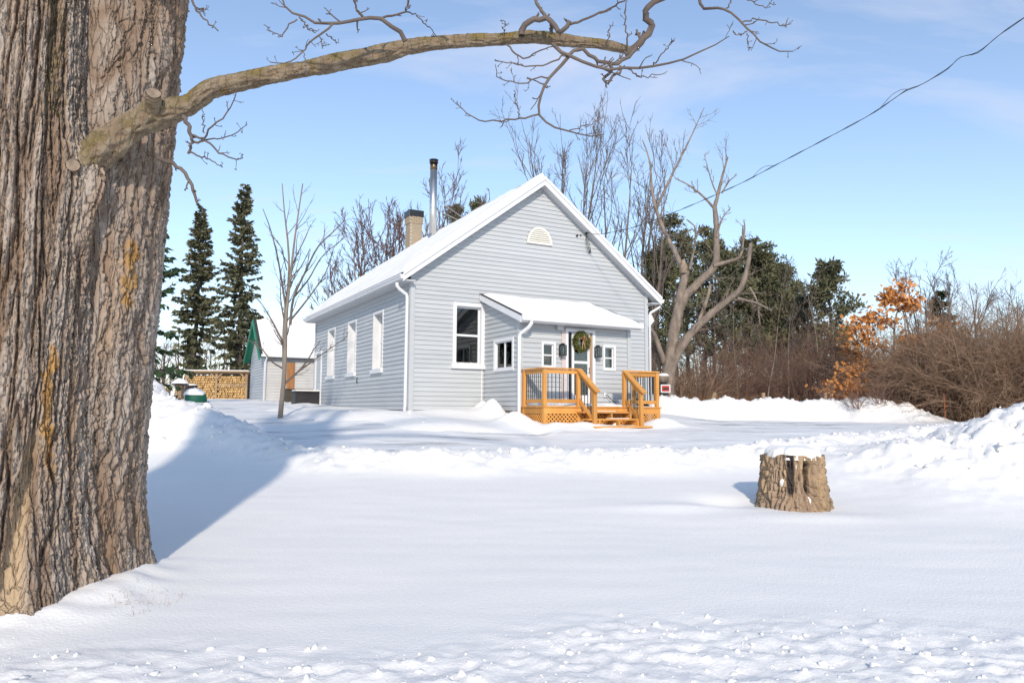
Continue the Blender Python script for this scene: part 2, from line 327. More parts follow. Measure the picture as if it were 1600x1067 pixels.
def ground(x, y, full=False):
    x = np.asarray(x, float); y = np.asarray(y, float)
    w = sst(-5, 5, x); base = np.interp(y, *_PL)*(1-w)+np.interp(y, *_PR)*w
    base = base+.03*fbm(x*.35, y*.35, 0, 2, 11)*sst(3, 8, y)
    hx, hy = hloc(x, y)
    dh = np.hypot(np.maximum(np.maximum(-hx, hx-HWID), 0), np.maximum(np.maximum(-hy, hy-HLEN), 0))
    deck = sst(1.7, 2.3, hx)*sst(-1.7, -2.2, hy)*sst(6.6, 6.0, hx)
    lift = np.exp(-(dh/2.0)**2)*np.maximum(1.56+.02*np.clip(hy, 0, 10)-base, 0)*(1-deck)
    base = base+lift
    base = base*(1-deck)+(1.19)*deck*np.exp(-(np.maximum(-3.3-hy, 0)/1.5)**2)+base*deck*(1-np.exp(-(np.maximum(-3.3-hy, 0)/1.5)**2))
    hl = ga(hx, hy, 2.0, -.35, .22, .4)*.30+ga(hx, hy, 1.8, -1.35, .26, .5)*.46+ga(hx, hy, 1.75, -2.75, .4, .5)*.30+ga(hx, hy, .9, -.5, .9, .5)*.08+ga(hx, hy, 3.0, -3.75, .5, .3)*.12+ga(hx, hy, 5.5, -3.75, .5, .35)*.20+ga(hx, hy, 2.3, -3.65, .35, .3)*.10
    base = base+hl
    sdv = drive_sd(x, y); md = sst(.25, -.35, sdv)
    # thrown-up banks beside the driveway
    front = sst(1.5, -1.5, y-15.4-np.maximum(x-3, 0)*.62-np.maximum(-x-3, 0)*.55)
    behind = sst(24.0, 25.5, y)*sst(3, 5, x)
    leftb = sst(-5.5, -8, x)
    amp = .15*front+.62*behind+.30*leftb*front+.06
    ridge = amp*np.exp(-((sdv-.75)/.6)**2)*(1-sst(.0, -.3, sdv))
    pile_r = sst(4.2, 8.6, x+.9*fbm(x*.5, y*.5, 0, 2, 31))*ga(0, y, 0, 12.0+.12*(x-8), 1, 1.5)*1.05
    pile_l = .70*ga(x, y, -8.6, 17.2, 2.4, 2.2)+.40*ga(x, y, -6.6, 14.2, 2.0, 1.2)+.5*ga(x, y, -11.5, 19, 2.5, 2.5)
    pile_l = pile_l*(1-.9*md)
    fgr = sst(6.1, 4.9, y+.5*pn(x*.5, y*.5, 0, 41)+.14*np.abs(x-3.0)*sst(3.0, -1, x))
    rough = np.clip(fgr*.55+np.clip(ridge*5, 0, 1)+np.clip(pile_r*2.2, 0, 1)+np.clip(pile_l*2.0, 0, 1)*.8, 0, 1)*(1-md)
    lump = (.5-np.abs(pn(x*2.3, y*2.3, 0, 51)))*.09+(.5-np.abs(pn(x*5.1+.5*pn(x*9, y*9, 0, 57), y*5.1, 0, 52)))*.06*(1+pn(x*1.3, y*1.3, 0, 56))+pn(x*9, y*9, 0, 53)*.030+pn(x*17, y*17, 0, 55)*(.016+.014*fgr)
    lump2 = fbm(x*1.1, y*1.1, 0, 2, 54)*.10
    z = base+ridge+pile_r+pile_l+rough*(lump*(1+1.1*np.clip(pile_r*2+ridge*2, 0, 1))+lump2*np.clip(pile_r*2+pile_l*2+ridge*2, 0, 1))+.25*fgr*rough*0
    # wind ripples on the open lawn
    z = z+(1-rough)*(1-md)*.006*pn(x*1.2+.4*pn(x*.6, y*.6, 0, 62), y*4.0, 0, 61)
    tx, ty = TRUNK; dt = np.hypot(x-tx, (y-ty))
    z = z+.12*np.exp(-(np.maximum(dt-.85, 0)/.45)**2)+.05*np.exp(-((dt-1.05)/.3)**2)*pn(x*4, y*4, 0, 71)
    sx, sy = STUMP
    z = z+.05*ga(x, y, sx-.1, sy-.75, .9, .28)-.10*ga(x, y, sx-.85, sy+.15, .45, .3)+.04*ga(x, y, sx-1.6, sy-.3, .9, .2)
    g = z-.055*md
    if full: return g, base, md, rough
    return g
def gz(x, y): return float(ground(np.array([x]), np.array([y]))[0])

def grid_mesh(name, xs, ys, Z, smooth=True, keep=None, attrs=None):
    nx, ny = len(xs), len(ys); X, Y = np.meshgrid(xs, ys)
    V = np.stack([X, Y, Z], -1).reshape(-1, 3); i = np.arange(ny-1)[:, None]*nx; j = np.arange(nx-1)[None]
    Q = np.stack([i+j, i+j+1, i+j+nx+1, i+j+nx], -1).reshape(-1, 4)
    if keep is not None: Q = Q[keep[:-1, :-1].ravel()]
    used = np.unique(Q); idx = np.full(len(V), -1); idx[used] = np.arange(len(used))
    return np_mesh(name, V[used], idx[Q], smooth)
xs = np.concatenate([-13-np.geomspace(500, .15, 46), np.arange(-13, 14.001, .04), 14+np.geomspace(.15, 500, 46)])
ys = np.concatenate([np.linspace(-60, 3.2, 24), 3.25*np.exp(np.arange(0, math.log(30/3.25), .0062)), 30.3*np.exp(np.arange(0, math.log(30), .035))])
X, Y = np.meshgrid(xs, ys)
snow = link('snow_ground', grid_mesh('snow_ground', xs, ys, ground(X, Y)), M['snow']); snow['kind'] = 'structure'
dx, dy = np.arange(-14, 40, .09), np.arange(12, 32, .07); X, Y = np.meshgrid(dx, dy)
G, B_, MD, R_ = ground(X, Y, True)
rut = .016*pn(X*.35, Y*5+.8*np.sin(X*.3), 0, 81)+.014*pn(X*2, Y*3, 0, 82)+.014*np.abs(fbm(X*4, Y*5, 0, 3, 83))
dw = link('driveway', grid_mesh('driveway', dx, dy, B_-.022+rut, keep=MD > .12), M['drive']); dw['kind'] = 'structure'

# loose lumps of snow on the thrown-up banks and in the foreground
def ico():
    import bmesh
    b = bmesh.new(); bmesh.ops.create_icosphere(b, subdivisions=2, radius=1); v = np.array([p.co[:] for p in b.verts]); f = np.array([[q.index for q in p.verts] for p in b.faces]); b.free(); return v, f
IV, IF = ico()
def lumps(name, x, y, r, seed):
    rng = np.random.RandomState(seed); n = len(x); z = ground(x, y)
    k = 1+.75*pn(IV[None, :, 0]*1.3+np.arange(n)[:, None]*3.7, IV[None, :, 1]*1.3, IV[None, :, 2]*1.3)
    sc = rng.uniform(.7, 1.3, (n, 1, 3))*np.array([1, 1, .72])
    V = IV[None]*k[..., None]*sc*r[:, None, None]+np.stack([x, y, z+r*.02], -1)[:, None]
    Fc = IF[None]+np.arange(n)[:, None, None]*len(IV)
    o = link(name, np_mesh(name, V.reshape(-1, 3), Fc.reshape(-1, 3), True), M['snow_soft']); o['kind'] = 'stuff'; return o
rng = np.random.RandomState(5)
cx = rng.uniform(-13, 14, 90000); cy = rng.choice([1, 0], 90000, p=[.35, .65]); cy = np.where(cy == 1, rng.uniform(3.6, 7, 90000), rng.uniform(6, 20, 90000)); cx = np.where(cy < 7, cx*.45+.3, cx)
_, _, md_, ro_ = ground(cx, cy, True)
k = (rng.uniform(size=90000) < np.where(cy < 7, np.minimum(1, ro_*1.3)*.20, ro_**2*.11)) & (md_ < .3) & (np.hypot(cx-TRUNK[0], cy-TRUNK[1]) > 1.3) & (np.hypot(cx-STUMP[0], cy-STUMP[1]) > .8)
cx, cy = cx[k], cy[k]; cr = np.where(cy < 7, .003+.026*rng.uniform(size=len(cx))**6, .012+.06*rng.uniform(size=len(cx))**3)
lumps('snow_lumps', cx, cy, cr, 6)

# ------------------------------------------------------------------ the house
house = thing('house', 'grey clapboard schoolhouse with steep snowy gable roof and front porch', 'house', (A0[0], A0[1], 0), YAW)
def siding(parent, put, s_lo, s_hi, z0, z1, holes, exp=.125, top=None):
    """lap boards, one object for each piece; put(s, out, z) -> local point; top(z) -> (s0, s1) for a gable"""
    z = z0
    while z < z1-.02:
        ze = min(z+exp, z1)
        b0, b1 = (s_lo, s_hi) if top is None else top(z); t0, t1 = (s_lo, s_hi) if top is None else top(ze)
        cuts = [(z, ze, b0, b1, t0, t1)]
        for hs0, hs1, hz0, hz1 in holes:
            new = []
            for (za, zc, p0, p1, q0, q1) in cuts:
                if hz0 >= zc-.005 or hz1 <= za+.005 or hs0 >= p1 or hs1 <= p0: new.append((za, zc, p0, p1, q0, q1)); continue
                if hs0-p0 > .03: new.append((za, zc, p0, hs0, q0, hs0))
                if p1-hs1 > .03: new.append((za, zc, hs1, p1, hs1, q1))
                if hz0-za > .015: new.append((za, hz0, max(hs0, p0), min(hs1, p1), max(hs0, p0), min(hs1, p1)))
                if zc-hz1 > .015: new.append((hz1, zc, max(hs0, p0), min(hs1, p1), max(hs0, p0), min(hs1, p1)))
            cuts = new
        for (za, zc, p0, p1, q0, q1) in cuts:
            if p1-p0 < .03: continue
            f0 = .024*(1-(za-z)/exp)+.004; f1 = .024*(1-(zc-z)/exp)+.004
            mb = MB().hexa([put(p0, 0, za+.002), put(p1, 0, za+.002), put(p1, f0, za+.002), put(p0, f0, za+.002), put(q0, 0, zc), put(q1, 0, zc), put(q1, f1, zc), put(q0, f1, zc)])
            mb.build('siding_board', M['siding'], parent)
        z = ze
pF = lambda s, o, z: (s, -o, z)                      # front wall
pL = lambda s, o, z: (-o, s, z)                      # left wall
pPF = lambda s, o, z: (s, PF-o, z)                   # porch front
pPL = lambda s, o, z: (PX0-o, s, z)                  # porch left side
gab = lambda z: (max(0.0, (z-ZT)/.75), HWID-max(0.0, (z-ZT)/.75))
FW = (1.30, 2.10, 2.86, 4.50)                        # front window opening: s0, s1, z0, z1
LW = [(2.30, 3.15, 2.80, 4.50), (5.05, 5.92, 2.80, 4.50), (7.68, 8.58, 2.80, 4.50)]
LD = (9.58, 10.36, 1.72, 3.72)
def wall_core(name, put, s0, s1, z0, z1, holes, th, gable=False, bk=0.0):
    """the wall behind the boards, with its openings left open; put's out axis is negative inside"""
    mb = MB(); hs = sorted(holes); edges = [s0]+[e for h in hs for e in (h[0], h[1])]+[s1]
    def col(a, b, za, zb, roof):
        if b-a < .01 or zb-za < .01: return
        if roof:
            f = lambda s: (ZT+.75*min(s, HWID-s))-.02
            P = [(a, za), (b, za), (b, f(b))]+([(HWID/2, f(HWID/2))] if a < HWID/2 < b else [])+[(a, f(a))]
        else: P = [(a, za), (b, za), (b, zb), (a, zb)]
        o = np.array(put(0, -th, 0))-np.array(put(0, 0, 0))
        mb.prism([put(s, -bk, z) for s, z in P], o)
    for i in range(0, len(edges)-1):
        a, b = edges[i], edges[i+1]
        if i % 2 == 0: col(a, b, z0, z1, gable)
        else:
            h = hs[i//2]; col(a, b, z0, h[2], False); col(a, b, h[3], z1, gable)
    return mb.build(name, M['core'], house)
fw = wall_core('front_wall', pF, 0.0, HWID, ZB, ZT, [FW], .28, True)
lw = wall_core('left_wall', pL, .285, HLEN, ZB, ZT-.01, LW+[LD], .28)
siding(fw, pF, 0, HWID, ZB, ZAP-.04, [FW, (PX0-.02, PX1+.02, ZB-1, 4.80)], top=gab)
siding(lw, pL, 0.0, HLEN, ZB, 5.10, LW+[LD])
# right and back walls, out of the photograph's sight
rw = MB().box((HWID-.28, .285, ZB), (HWID, HLEN-.285, ZT-.01)); rw.build('right_wall', M['siding'], house)
bw = MB().prism([(0.285, HLEN, ZB), (HWID, HLEN, ZB), (HWID, HLEN, ZT-.02), (HWID/2, HLEN, ZAP-.02), (.285, HLEN, ZT+.19)], (0, -.28, 0)); bw.build('back_wall', M['siding'], house)
MB().box((.3, .3, ZB+.05), (HWID-.3, HLEN-.3, ZB+.1)).build('floor', M['glass_in'], house)
MB().box((.3, 3.8, ZB+.1), (HWID-.3, 3.9, 5.2)).build('partition', M['glass_in'], house)
MB().box((.04, .04, .9), (HWID-.04, HLEN-.04, ZB-.004)).build('foundation', M['concrete'], house)
# corner boards
for x0, x1, y0, y1, zt in ((-.045, .085, -.052, -.004, ZT+.02), (HWID-.085, HWID+.045, -.052, -.004, ZT+.02)):
    MB().box((x0, y0, ZB-.03), (x1, y1, zt)).build('corner_board', M['siding'], house)
MB().box((-.046, -.003, ZB-.03), (-.004, .09, 5.12)).build('corner_board', M['siding'], house)
MB().box((HWID+.004, -.003, ZB-.03), (HWID+.046, .09, 5.12)).build('corner_board', M['siding'], house)
MB().box((-.046, HLEN-.09, ZB-.03), (-.036, HLEN+.01, 5.12)).build('corner_board', M['siding'], house)
# roof: two slabs, snow on top, white rakes with an upper trim, soffits
OH, OE, TH = .33, .34, .14
k75 = math.hypot(1, .75)
def slope_pt(side, d, y, up=0.0):
    """d = horizontal distance from the ridge; up = height above the slab's underside"""
    return (HWID/2+side*d, y, ZAP+.03-.75*d+up)
DE = HWID/2+OE
for side, nm in ((-1, 'left'), (1, 'right')):
    mb = MB(); y0, y1 = -OH+.05, HLEN+OH
    mb.hexa([slope_pt(side, 0, y0, 0), slope_pt(side, DE, y0, 0), slope_pt(side, DE, y1, 0), slope_pt(side, 0, y1, 0), slope_pt(side, 0, y0, TH), slope_pt(side, DE, y0, TH), slope_pt(side, DE, y1, TH), slope_pt(side, 0, y1, TH)])
    rf = mb.build('roof', M['soffit'], house)
    mb = MB().hexa([slope_pt(side, 0, y0-.08, TH+.003), slope_pt(side, DE+.04, y0-.08, TH+.003), slope_pt(side, DE+.04, y1+.03, TH+.003), slope_pt(side, 0, y1+.03, TH+.003), slope_pt(side, 0, y0-.08, TH+.03), slope_pt(side, DE+.04, y0-.08, TH+.03), slope_pt(side, DE+.04, y1+.03, TH+.03), slope_pt(side, 0, y1+.03, TH+.03)])
    mb.build('shingles', M['shingle'], rf)
    # snow blanket with an uneven, rounded edge
    nu, nv = 60, 150; u = np.linspace(0, 1, nu); v = np.linspace(0, 1, nv); U, Vv = np.meshgrid(u, v)
    D = U*(DE+.03); Yy = (y0-.05)+Vv*(y1-y0+.06)
    edge = np.minimum(np.minimum(sst(0, .16, (1-U)*DE-.03-.05*np.abs(pn(Yy*2.2, 0, 0, 91))), sst(0, .12, Yy-y0+.03-.05*np.abs(pn(D*3, 0, 0, 92)))), sst(0, .1, y1-Yy))
    hh = (.13+.055*fbm(D*.9, Yy*.9, 0, 3, 90+side))*edge**.6+.004
    top = np.stack([HWID/2+side*D, Yy, ZAP+.03-.75*D+TH+.03+hh*1.15], -1).reshape(-1, 3)
    i = np.arange(nv-1)[:, None]*nu; j = np.arange(nu-1)[None]; Q = np.stack([i+j, i+j+1, i+j+nu+1, i+j+nu], -1).reshape(-1, 4)
    if side < 0: Q = Q[:, ::-1]
    link('roof_snow', np_mesh('roof_snow', top, Q, True), M['snow_soft'], rf)
    # rake fascia (two boards) at the front
    for (ya, yb, za, zb_) in ((-OH-.01, -OH+.035, -.07, .125), (-OH-.045, -OH-.011, .085, .185)):
        MB().hexa([slope_pt(side, 0, ya, za), slope_pt(side, DE+.03, ya, za), slope_pt(side, DE+.03, yb, za), slope_pt(side, 0, yb, za), slope_pt(side, 0, ya, zb_), slope_pt(side, DE+.03, ya, zb_), slope_pt(side, DE+.03, yb, zb_), slope_pt(side, 0, yb, zb_)]).build('rake_board', M['white'], rf)
    MB().hexa([slope_pt(side, .0, -OH+.036, -.03), slope_pt(side, DE, -OH+.036, -.03), slope_pt(side, DE, -.001, -.03), slope_pt(side, 0, -.001, -.03), slope_pt(side, 0, -OH+.036, -.004), slope_pt(side, DE, -OH+.036, -.004), slope_pt(side, DE, -.001, -.004), slope_pt(side, 0, -.001, -.004)]).build('soffit', M['soffit'], rf)
    # eave box and gutter
    xe = HWID/2+side*DE; s = side
    ze = ZAP+.03-.75*DE
    MB().box((min(xe, s*.0+(HWID if s > 0 else 0)), -OH+.04, ze-.06), (max(xe, (HWID if s > 0 else 0)), HLEN+OH-.02, ze-.03)).build('eave_soffit', M['soffit'], rf)
    gut = MB(); a = xe+s*.002; b_ = xe+s*.125
    prof = [(a, ze-.03), (xe+s*.085, ze-.03), (xe+s*.10, ze+.02), (b_, ze+.05), (b_, ze+.085), (a, ze+.085)]
    if s > 0: prof = prof[::-1]
    gut.prism([(x, -OH-.03, z) for x, z in prof], (0, HLEN+2*OH+.03, 0)).build('gutter', M['white'], rf)
MB().tube([(-.41, .02, 4.98), (-.41, .02, 4.90), (-.34, .03, 4.82), (-.13, .06, 4.70), (-.095, .07, 4.62), (-.095, .07, 2.0), (-.095, .07, 1.70), (-.14, -.02, 1.60), (-.22, -.35, 1.42)], .047, 8).build('downspout', M['white'], house, True)
MB().tube([(HWID+.40, -.2, 5.0), (HWID+.40, -.2, 4.93), (HWID+.30, -.16, 4.86), (HWID+.12, -.08, 4.74), (HWID+.10, -.06, 4.66), (HWID+.10, -.06, 1.4)], .04, 8).build('downspout', M['white'], house, True)
# windows
def window(parent, put, s0, s1, z0, z1, depth, mid='h', trim=.085, sill=True, proud=.045, bg=None):
    w = MB()
    w.box(put_min(put, s0-trim, 0, z1), put_max(put, s1+trim, proud, z1+trim)) if False else None
    def bx(a0, a1, o0, o1, za, zb): 
        p, q = np.array(put(a0, o0, za)), np.array(put(a1, o1, zb)); return MB().box(np.minimum(p, q), np.maximum(p, q))
    fr = MB()
    for (a0, a1, za, zb) in ((s0-trim, s0, z0-.0, z1), (s1, s1+trim, z0, z1), (s0-trim, s1+trim, z1, z1+trim)):
        p, q = np.array(put(a0, .003, za)), np.array(put(a1, proud, zb)); fr.box(np.minimum(p, q), np.maximum(p, q))
    if not sill:
        p, q = np.array(put(s0-trim, .003, z0-trim)), np.array(put(s1+trim, proud, z0)); fr.box(np.minimum(p, q), np.maximum(p, q))
    root = fr.build('window', M['white'], parent)
    # lining of the reveal
    ln = MB()
    for (a0, a1, za, zb) in ((s0, s0+.02, z0, z1), (s1-.02, s1, z0, z1), (s0+.02, s1-.02, z1-.02, z1), (s0+.02, s1-.02, z0, z0+.02)):
        p, q = np.array(put(a0, -depth-.05, za)), np.array(put(a1, proud-.004, zb)); ln.box(np.minimum(p, q), np.maximum(p, q))
    ln.build('reveal', M['white'], root)
    # sash
    a, b, c, d = s0+.021, s1-.021, z0+.021, z1-.021; t = .045 if z1-z0 > 1 else .026; sh = MB(); mw = .03 if z1-z0 > 1 else .018
    def sb(a0, a1, za, zb, o0=-depth-.03, o1=-depth+.02):
        p, q = np.array(put(a0, o0, za)), np.array(put(a1, o1, zb)); sh.box(np.minimum(p, q), np.maximum(p, q))
    sb(a, a+t, c, d); sb(b-t, b, c, d); sb(a+t, b-t, d-t, d); sb(a+t, b-t, c, c+t)
    if mid == 'h': sb(a+t, b-t, (c+d)/2-mw, (c+d)/2+mw, -depth-.028, -depth+.025); panes = [(a+t, b-t, c+t, (c+d)/2-mw), (a+t, b-t, (c+d)/2+mw, d-t)]
    else: sb((a+b)/2-mw, (a+b)/2+mw, c+t, d-t, -depth-.028, -depth+.025); panes = [(a+t, (a+b)/2-mw, c+t, d-t), ((a+b)/2+mw, b-t, c+t, d-t)]
    sh.build('sash', M['white'], root)
    for (p0, p1, q0, q1) in panes:
        p, q = np.array(put(p0, -depth-.012, q0)), np.array(put(p1, -depth-.006, q1)); MB().box(np.minimum(p, q), np.maximum(p, q)).build('pane', M['glass'], root)
    if sill:
        p, q = np.array(put(s0-trim-.05, .003, z0-.12)), np.array(put(s1+trim+.05, proud+.055, z0-.004)); MB().box(np.minimum(p, q), np.maximum(p, q)).build('sill', M['white'], root, bevel=.008)
        n = 14; pts = []
        ss = np.linspace(s0-.04, s1+.04, n); mbs = MB(); hgt = .035+.03*np.abs(pn(ss*6, z0*3, 0, 5)); P = []
        for k_ in range(n):
            hz = hgt[k_]*min(1, 4*min(k_/(n-1), 1-k_/(n-1))+.15)
            P.append([put(ss[k_], -depth+.03, z0-.003), put(ss[k_], proud+.05, z0-.003), put(ss[k_], proud+.03, z0+hz*.7), put(ss[k_], -depth+.03, z0+hz*1.5)])
        V = [p for r_ in P for p in r_]; Fq = [(4*i+j, 4*i+(j+1) % 4, 4*i+4+(j+1) % 4, 4*i+4+j) for i in range(n-1) for j in range(4)]+[(3, 2, 1, 0), tuple(4*(n-1)+j for j in range(4))]
        mbs.add(V, Fq).build('sill_snow', M['snow_soft'], root, True)
    return root
window(house, pF, *FW, .10)
for h in LW: window(house, pL, *h, .20, trim=.05, proud=.04)
# side door in the left wall
MB().box((-.05, LD[0]-.10, 1.66), (-.003, LD[0], LD[3])).build('door_casing', M['white'], house)
MB().box((-.05, LD[0]-.12, LD[3]+.001), (-.003, LD[1]+.12, LD[3]+.11)).build('door_casing', M['white'], house)
MB().box((-.05, LD[1], 1.66), (-.003, LD[1]+.10, LD[3])).build('door_casing', M['white'], house)
sdoor = MB().box((.02, LD[0]+.003, LD[2]), (.07, LD[1]-.003, LD[3]-.003)).build('side_door', M['siding'], house)
MB().tube([(.0, LD[0]+.08, 2.65), (-.03, LD[0]+.08, 2.65), (-.03, LD[0]+.18, 2.65)], .012, 6).build('handle', M['black'], sdoor)
MB().tube([(-.04, 4.72, 2.62), (-.06, 4.70, 2.58), (-.05, 4.74, 2.5), (-.06, 4.66, 2.46)], .02, 6).build('hose_bib', M['black'], house)
# half-round louvred vent in the gable
vc, vz, vr_, vh = 3.96, 6.50, .43, .52
arc = [(vc+vr_*math.cos(t), vz+vh*math.sin(t)) for t in np.linspace(0, math.pi, 25)]; arci = [(vc+(vr_-.075)*math.cos(t), vz+.06+(vh-.13)*math.sin(t)) for t in np.linspace(0, math.pi, 25)]
mb = MB(); n = 25
V = [(x, -.034, z) for x, z in arc]+[(x, -.075, z) for x, z in arc]+[(x, -.034, z) for x, z in arci]+[(x, -.07, z) for x, z in arci]
mb.add(V, [(i, i+1, n+i+1, n+i) for i in range(n-1)]+[(n+i, n+i+1, 3*n+i+1, 3*n+i) for i in range(n-1)]+[(3*n+i, 3*n+i+1, 2*n+i+1, 2*n+i) for i in range(n-1)]).box((vc-vr_, -.074, vz), (vc+vr_, -.03, vz+.062))
M['vent'] = mat('cream_vinyl', (.76, .73, .66), (.72, .69, .61), rough=.5)
vent = mb.build('gable_vent', M['vent'], house)
MB().prism([(x, -.036, z) for x, z in arci], (0, .003, 0)).build('vent_back', M['vent'], vent)
for k_ in range(6):
    z = vz+.075+k_*.062; hw = (vr_-.08)*math.sqrt(max(0.02, 1-((z+.03-vz-.06)/(vh-.13))**2))
    MB().hexa([(vc-hw, -.070, z), (vc+hw, -.070, z), (vc+hw, -.040, z+.030), (vc-hw, -.040, z+.030), (vc-hw, -.066, z+.008), (vc+hw, -.066, z+.008), (vc+hw, -.040, z+.042), (vc-hw, -.040, z+.042)]).build('slat', M['vent'], vent)
# service bracket and drooping tails where the cable reaches the gable
MB().tube([(5.60, -.03, 7.02), (5.60, -.13, 7.04)], .025, 8).tube([(5.28, -.03, 6.92), (5.28, -.09, 6.92)], .03, 8).tube([(5.42, -.03, 6.95), (5.42, -.07, 6.95)], .022, 8).build('service_bracket', M['black'], house)
for dx_ in (0, .05, -.04):
    MB().tube([(5.60, -.12, 7.02), (5.57+dx_, -.16, 6.85), (5.62+dx_, -.15, 6.62+dx_), (5.72+dx_, -.09, 6.42), (5.76, -.05, 6.55+dx_)], .009, 5).build('service_wire', M['black'], house)
# stove pipe and brick chimney by the ridge
def hsolve(u, x, z):
    """how far back along the house a point (x, ., z) shows at column u"""
    lo, hi = 0, 12
    for _ in range(50):
        mid = (lo+hi)/2; p = HW(x, mid, z)-CAM; uu = 800+F_PX*(p@AX)/(p@AF)
        if uu > u: lo = mid
        else: hi = mid
    return lo
yp = hsolve(676, 3.1, 8.0); yb = hsolve(646, 3.75, 8.4)
zr = lambda x: ZAP+.03-.75*abs(x-HWID/2)+TH+.03
pz = zr(3.1)
def top_z(u, v, x, y):
    p = HW(x, y, 0); r_ = ray(u, v); return CAM[2]+r_[2]*(p[1]/r_[1])
pt = top_z(676, 249, 3.1, yp)
pipe = MB().lathe([(.135, pz-.2), (.135, pt-.42)], (3.1, yp, 0), 24).build('stove_pipe', M['steel'], house, True)
MB().lathe([(.136, pt-.42), (.136, pt-.16)], (3.1, yp, 0), 24).build('sooty_top', M['sooty'], pipe, True)
MB().lathe([(.18, pz-.3), (.17, pz+.18), (.14, pz+.20)], (3.1, yp, 0), 24).build('flashing', M['steel'], pipe, True)
MB().lathe([(.137, pz+1.15), (.141, pz+1.155), (.141, pz+1.18), (.137, pz+1.185)], (3.1, yp, 0), 24).build('pipe_band', M['steel'], pipe, True)
MB().lathe([(.14, pt-.16), (.165, pt-.15), (.165, pt-.11), (.11, pt-.10), (.11, pt-.06), (.17, pt-.055), (.17, pt-.03), (.07, pt)], (3.1, yp, 0), 24).build('cap', M['black'], pipe, True)
for dx_, zt_ in ((.95, 1.55), (1.25, 1.15)):
    MB().tube([(3.25, yp+.02, pz+zt_), (3.1+dx_, yp-.9, zr(3.1+dx_)+.05)], .013, 6).build('brace_rod', M['steel'], pipe)
bz1 = top_z(646, 331, 3.75, yb); bz0 = zr(3.75)-.5
W2 = .27
ch = MB().box((3.75-W2+.012, yb-W2+.012, bz0), (3.75+W2-.012, yb+W2-.012, bz1-.26)).build('chimney', M['mortar'], house)
bmesh_cache = {}
rb = np.random.RandomState(3); z = bz0; row = 0
while z < bz1-.30:
    grow_ = .03 if z > bz1-.62 else 0.0
    for face in range(4):
        off = (.0 if row % 2 == 0 else .11)
        a = -W2-grow_+off
        while a < W2+grow_-.02:
            e = min(a+.205, W2+grow_); 
            if e-a > .05:
                key = (round(e-a, 3),)
                if key not in bmesh_cache: bmesh_cache[key] = MB().box((0, -.03, 0), (e-a-.01, .0, .064)).mesh('brick')
                o = link('brick', bmesh_cache[key], M['brick'], ch)
                c_, s_ = [(1, 0), (0, 1), (-1, 0), (0, -1)][face]
                # face frame: along = (c,s), outward = (s,-c)
                wx, wy = 3.75+c_*a+s_*(W2+grow_-.03), yb+s_*a-c_*(W2+grow_-.03)
                o.location = (wx, wy, z); o.rotation_euler = (0, 0, [0, math.pi/2, math.pi, -math.pi/2][face])
            a += .215
    z += .074; row += 1
MB().box((3.75-W2-.05, yb-W2-.05, bz1-.27), (3.75+W2+.05, yb+W2+.05, bz1)).build('cap', M['black'], ch, bevel=.01)
# ---- porch
pw = MB()
ZPW, ZPF = 4.80, 3.95
side = pw.prism([(PX0, 0, ZB), (PX0, PF, ZB), (PX0, PF, ZPF), (PX0, -.003, ZPW)], (.12, 0, 0)) if False else None
SWIN = (-1.72, -.70, 2.70, 3.46)       # slider in the porch side
PW1, PW2, PD = (2.87, 3.22, 2.74, 3.36), (4.82, 5.16, 2.74, 3.36), (3.64, 4.42, 1.76, 3.70)
def rtop(y): return 3.95+(4.82-3.95)*(y-PF)/(-PF)
mb = MB()
for a, b, za, zb in ((PF+.12, SWIN[0], ZB, None), (SWIN[1], -.003, ZB, None), (SWIN[0], SWIN[1], ZB, SWIN[2]), (SWIN[0], SWIN[1], SWIN[3], None)):
    mb.prism([(PX0, a, za), (PX0, b, za), (PX0, b, zb or rtop(b)), (PX0, a, zb or rtop(a))], (.12, 0, 0))
pside = mb.build('porch_side_wall', M['core'], house)
mb = MB()
for i_, (a, b, za, zb) in enumerate(((PX0, PW1[0], ZB, 3.95), (PW1[0], PW1[1], ZB, PW1[2]), (PW1[0], PW1[1], PW1[3], 3.95), (PW1[1], PD[0], ZB, 3.95), (PD[0], PD[1], PD[3], 3.95), (PD[1], PW2[0], ZB, 3.95), (PW2[0], PW2[1], ZB, PW2[2]), (PW2[0], PW2[1], PW2[3], 3.95), (PW2[1], PX1, ZB, 3.95), (PD[0], PD[1], ZB, PD[2]))):
    mb.box((a, PF, za), (b, PF+.12, zb))
pfront = mb.build('porch_front_wall', M['core'], house)
MB().prism([(PX1, PF+.121, ZB), (PX1, -.003, ZB), (PX1, -.003, rtop(0)), (PX1, PF+.121, rtop(PF+.12))], (-.12, 0, 0)).build('porch_right_wall', M['siding'], house)
siding(pside, pPL, PF, -.03, ZB, 4.78, [SWIN], top=None) if False else None
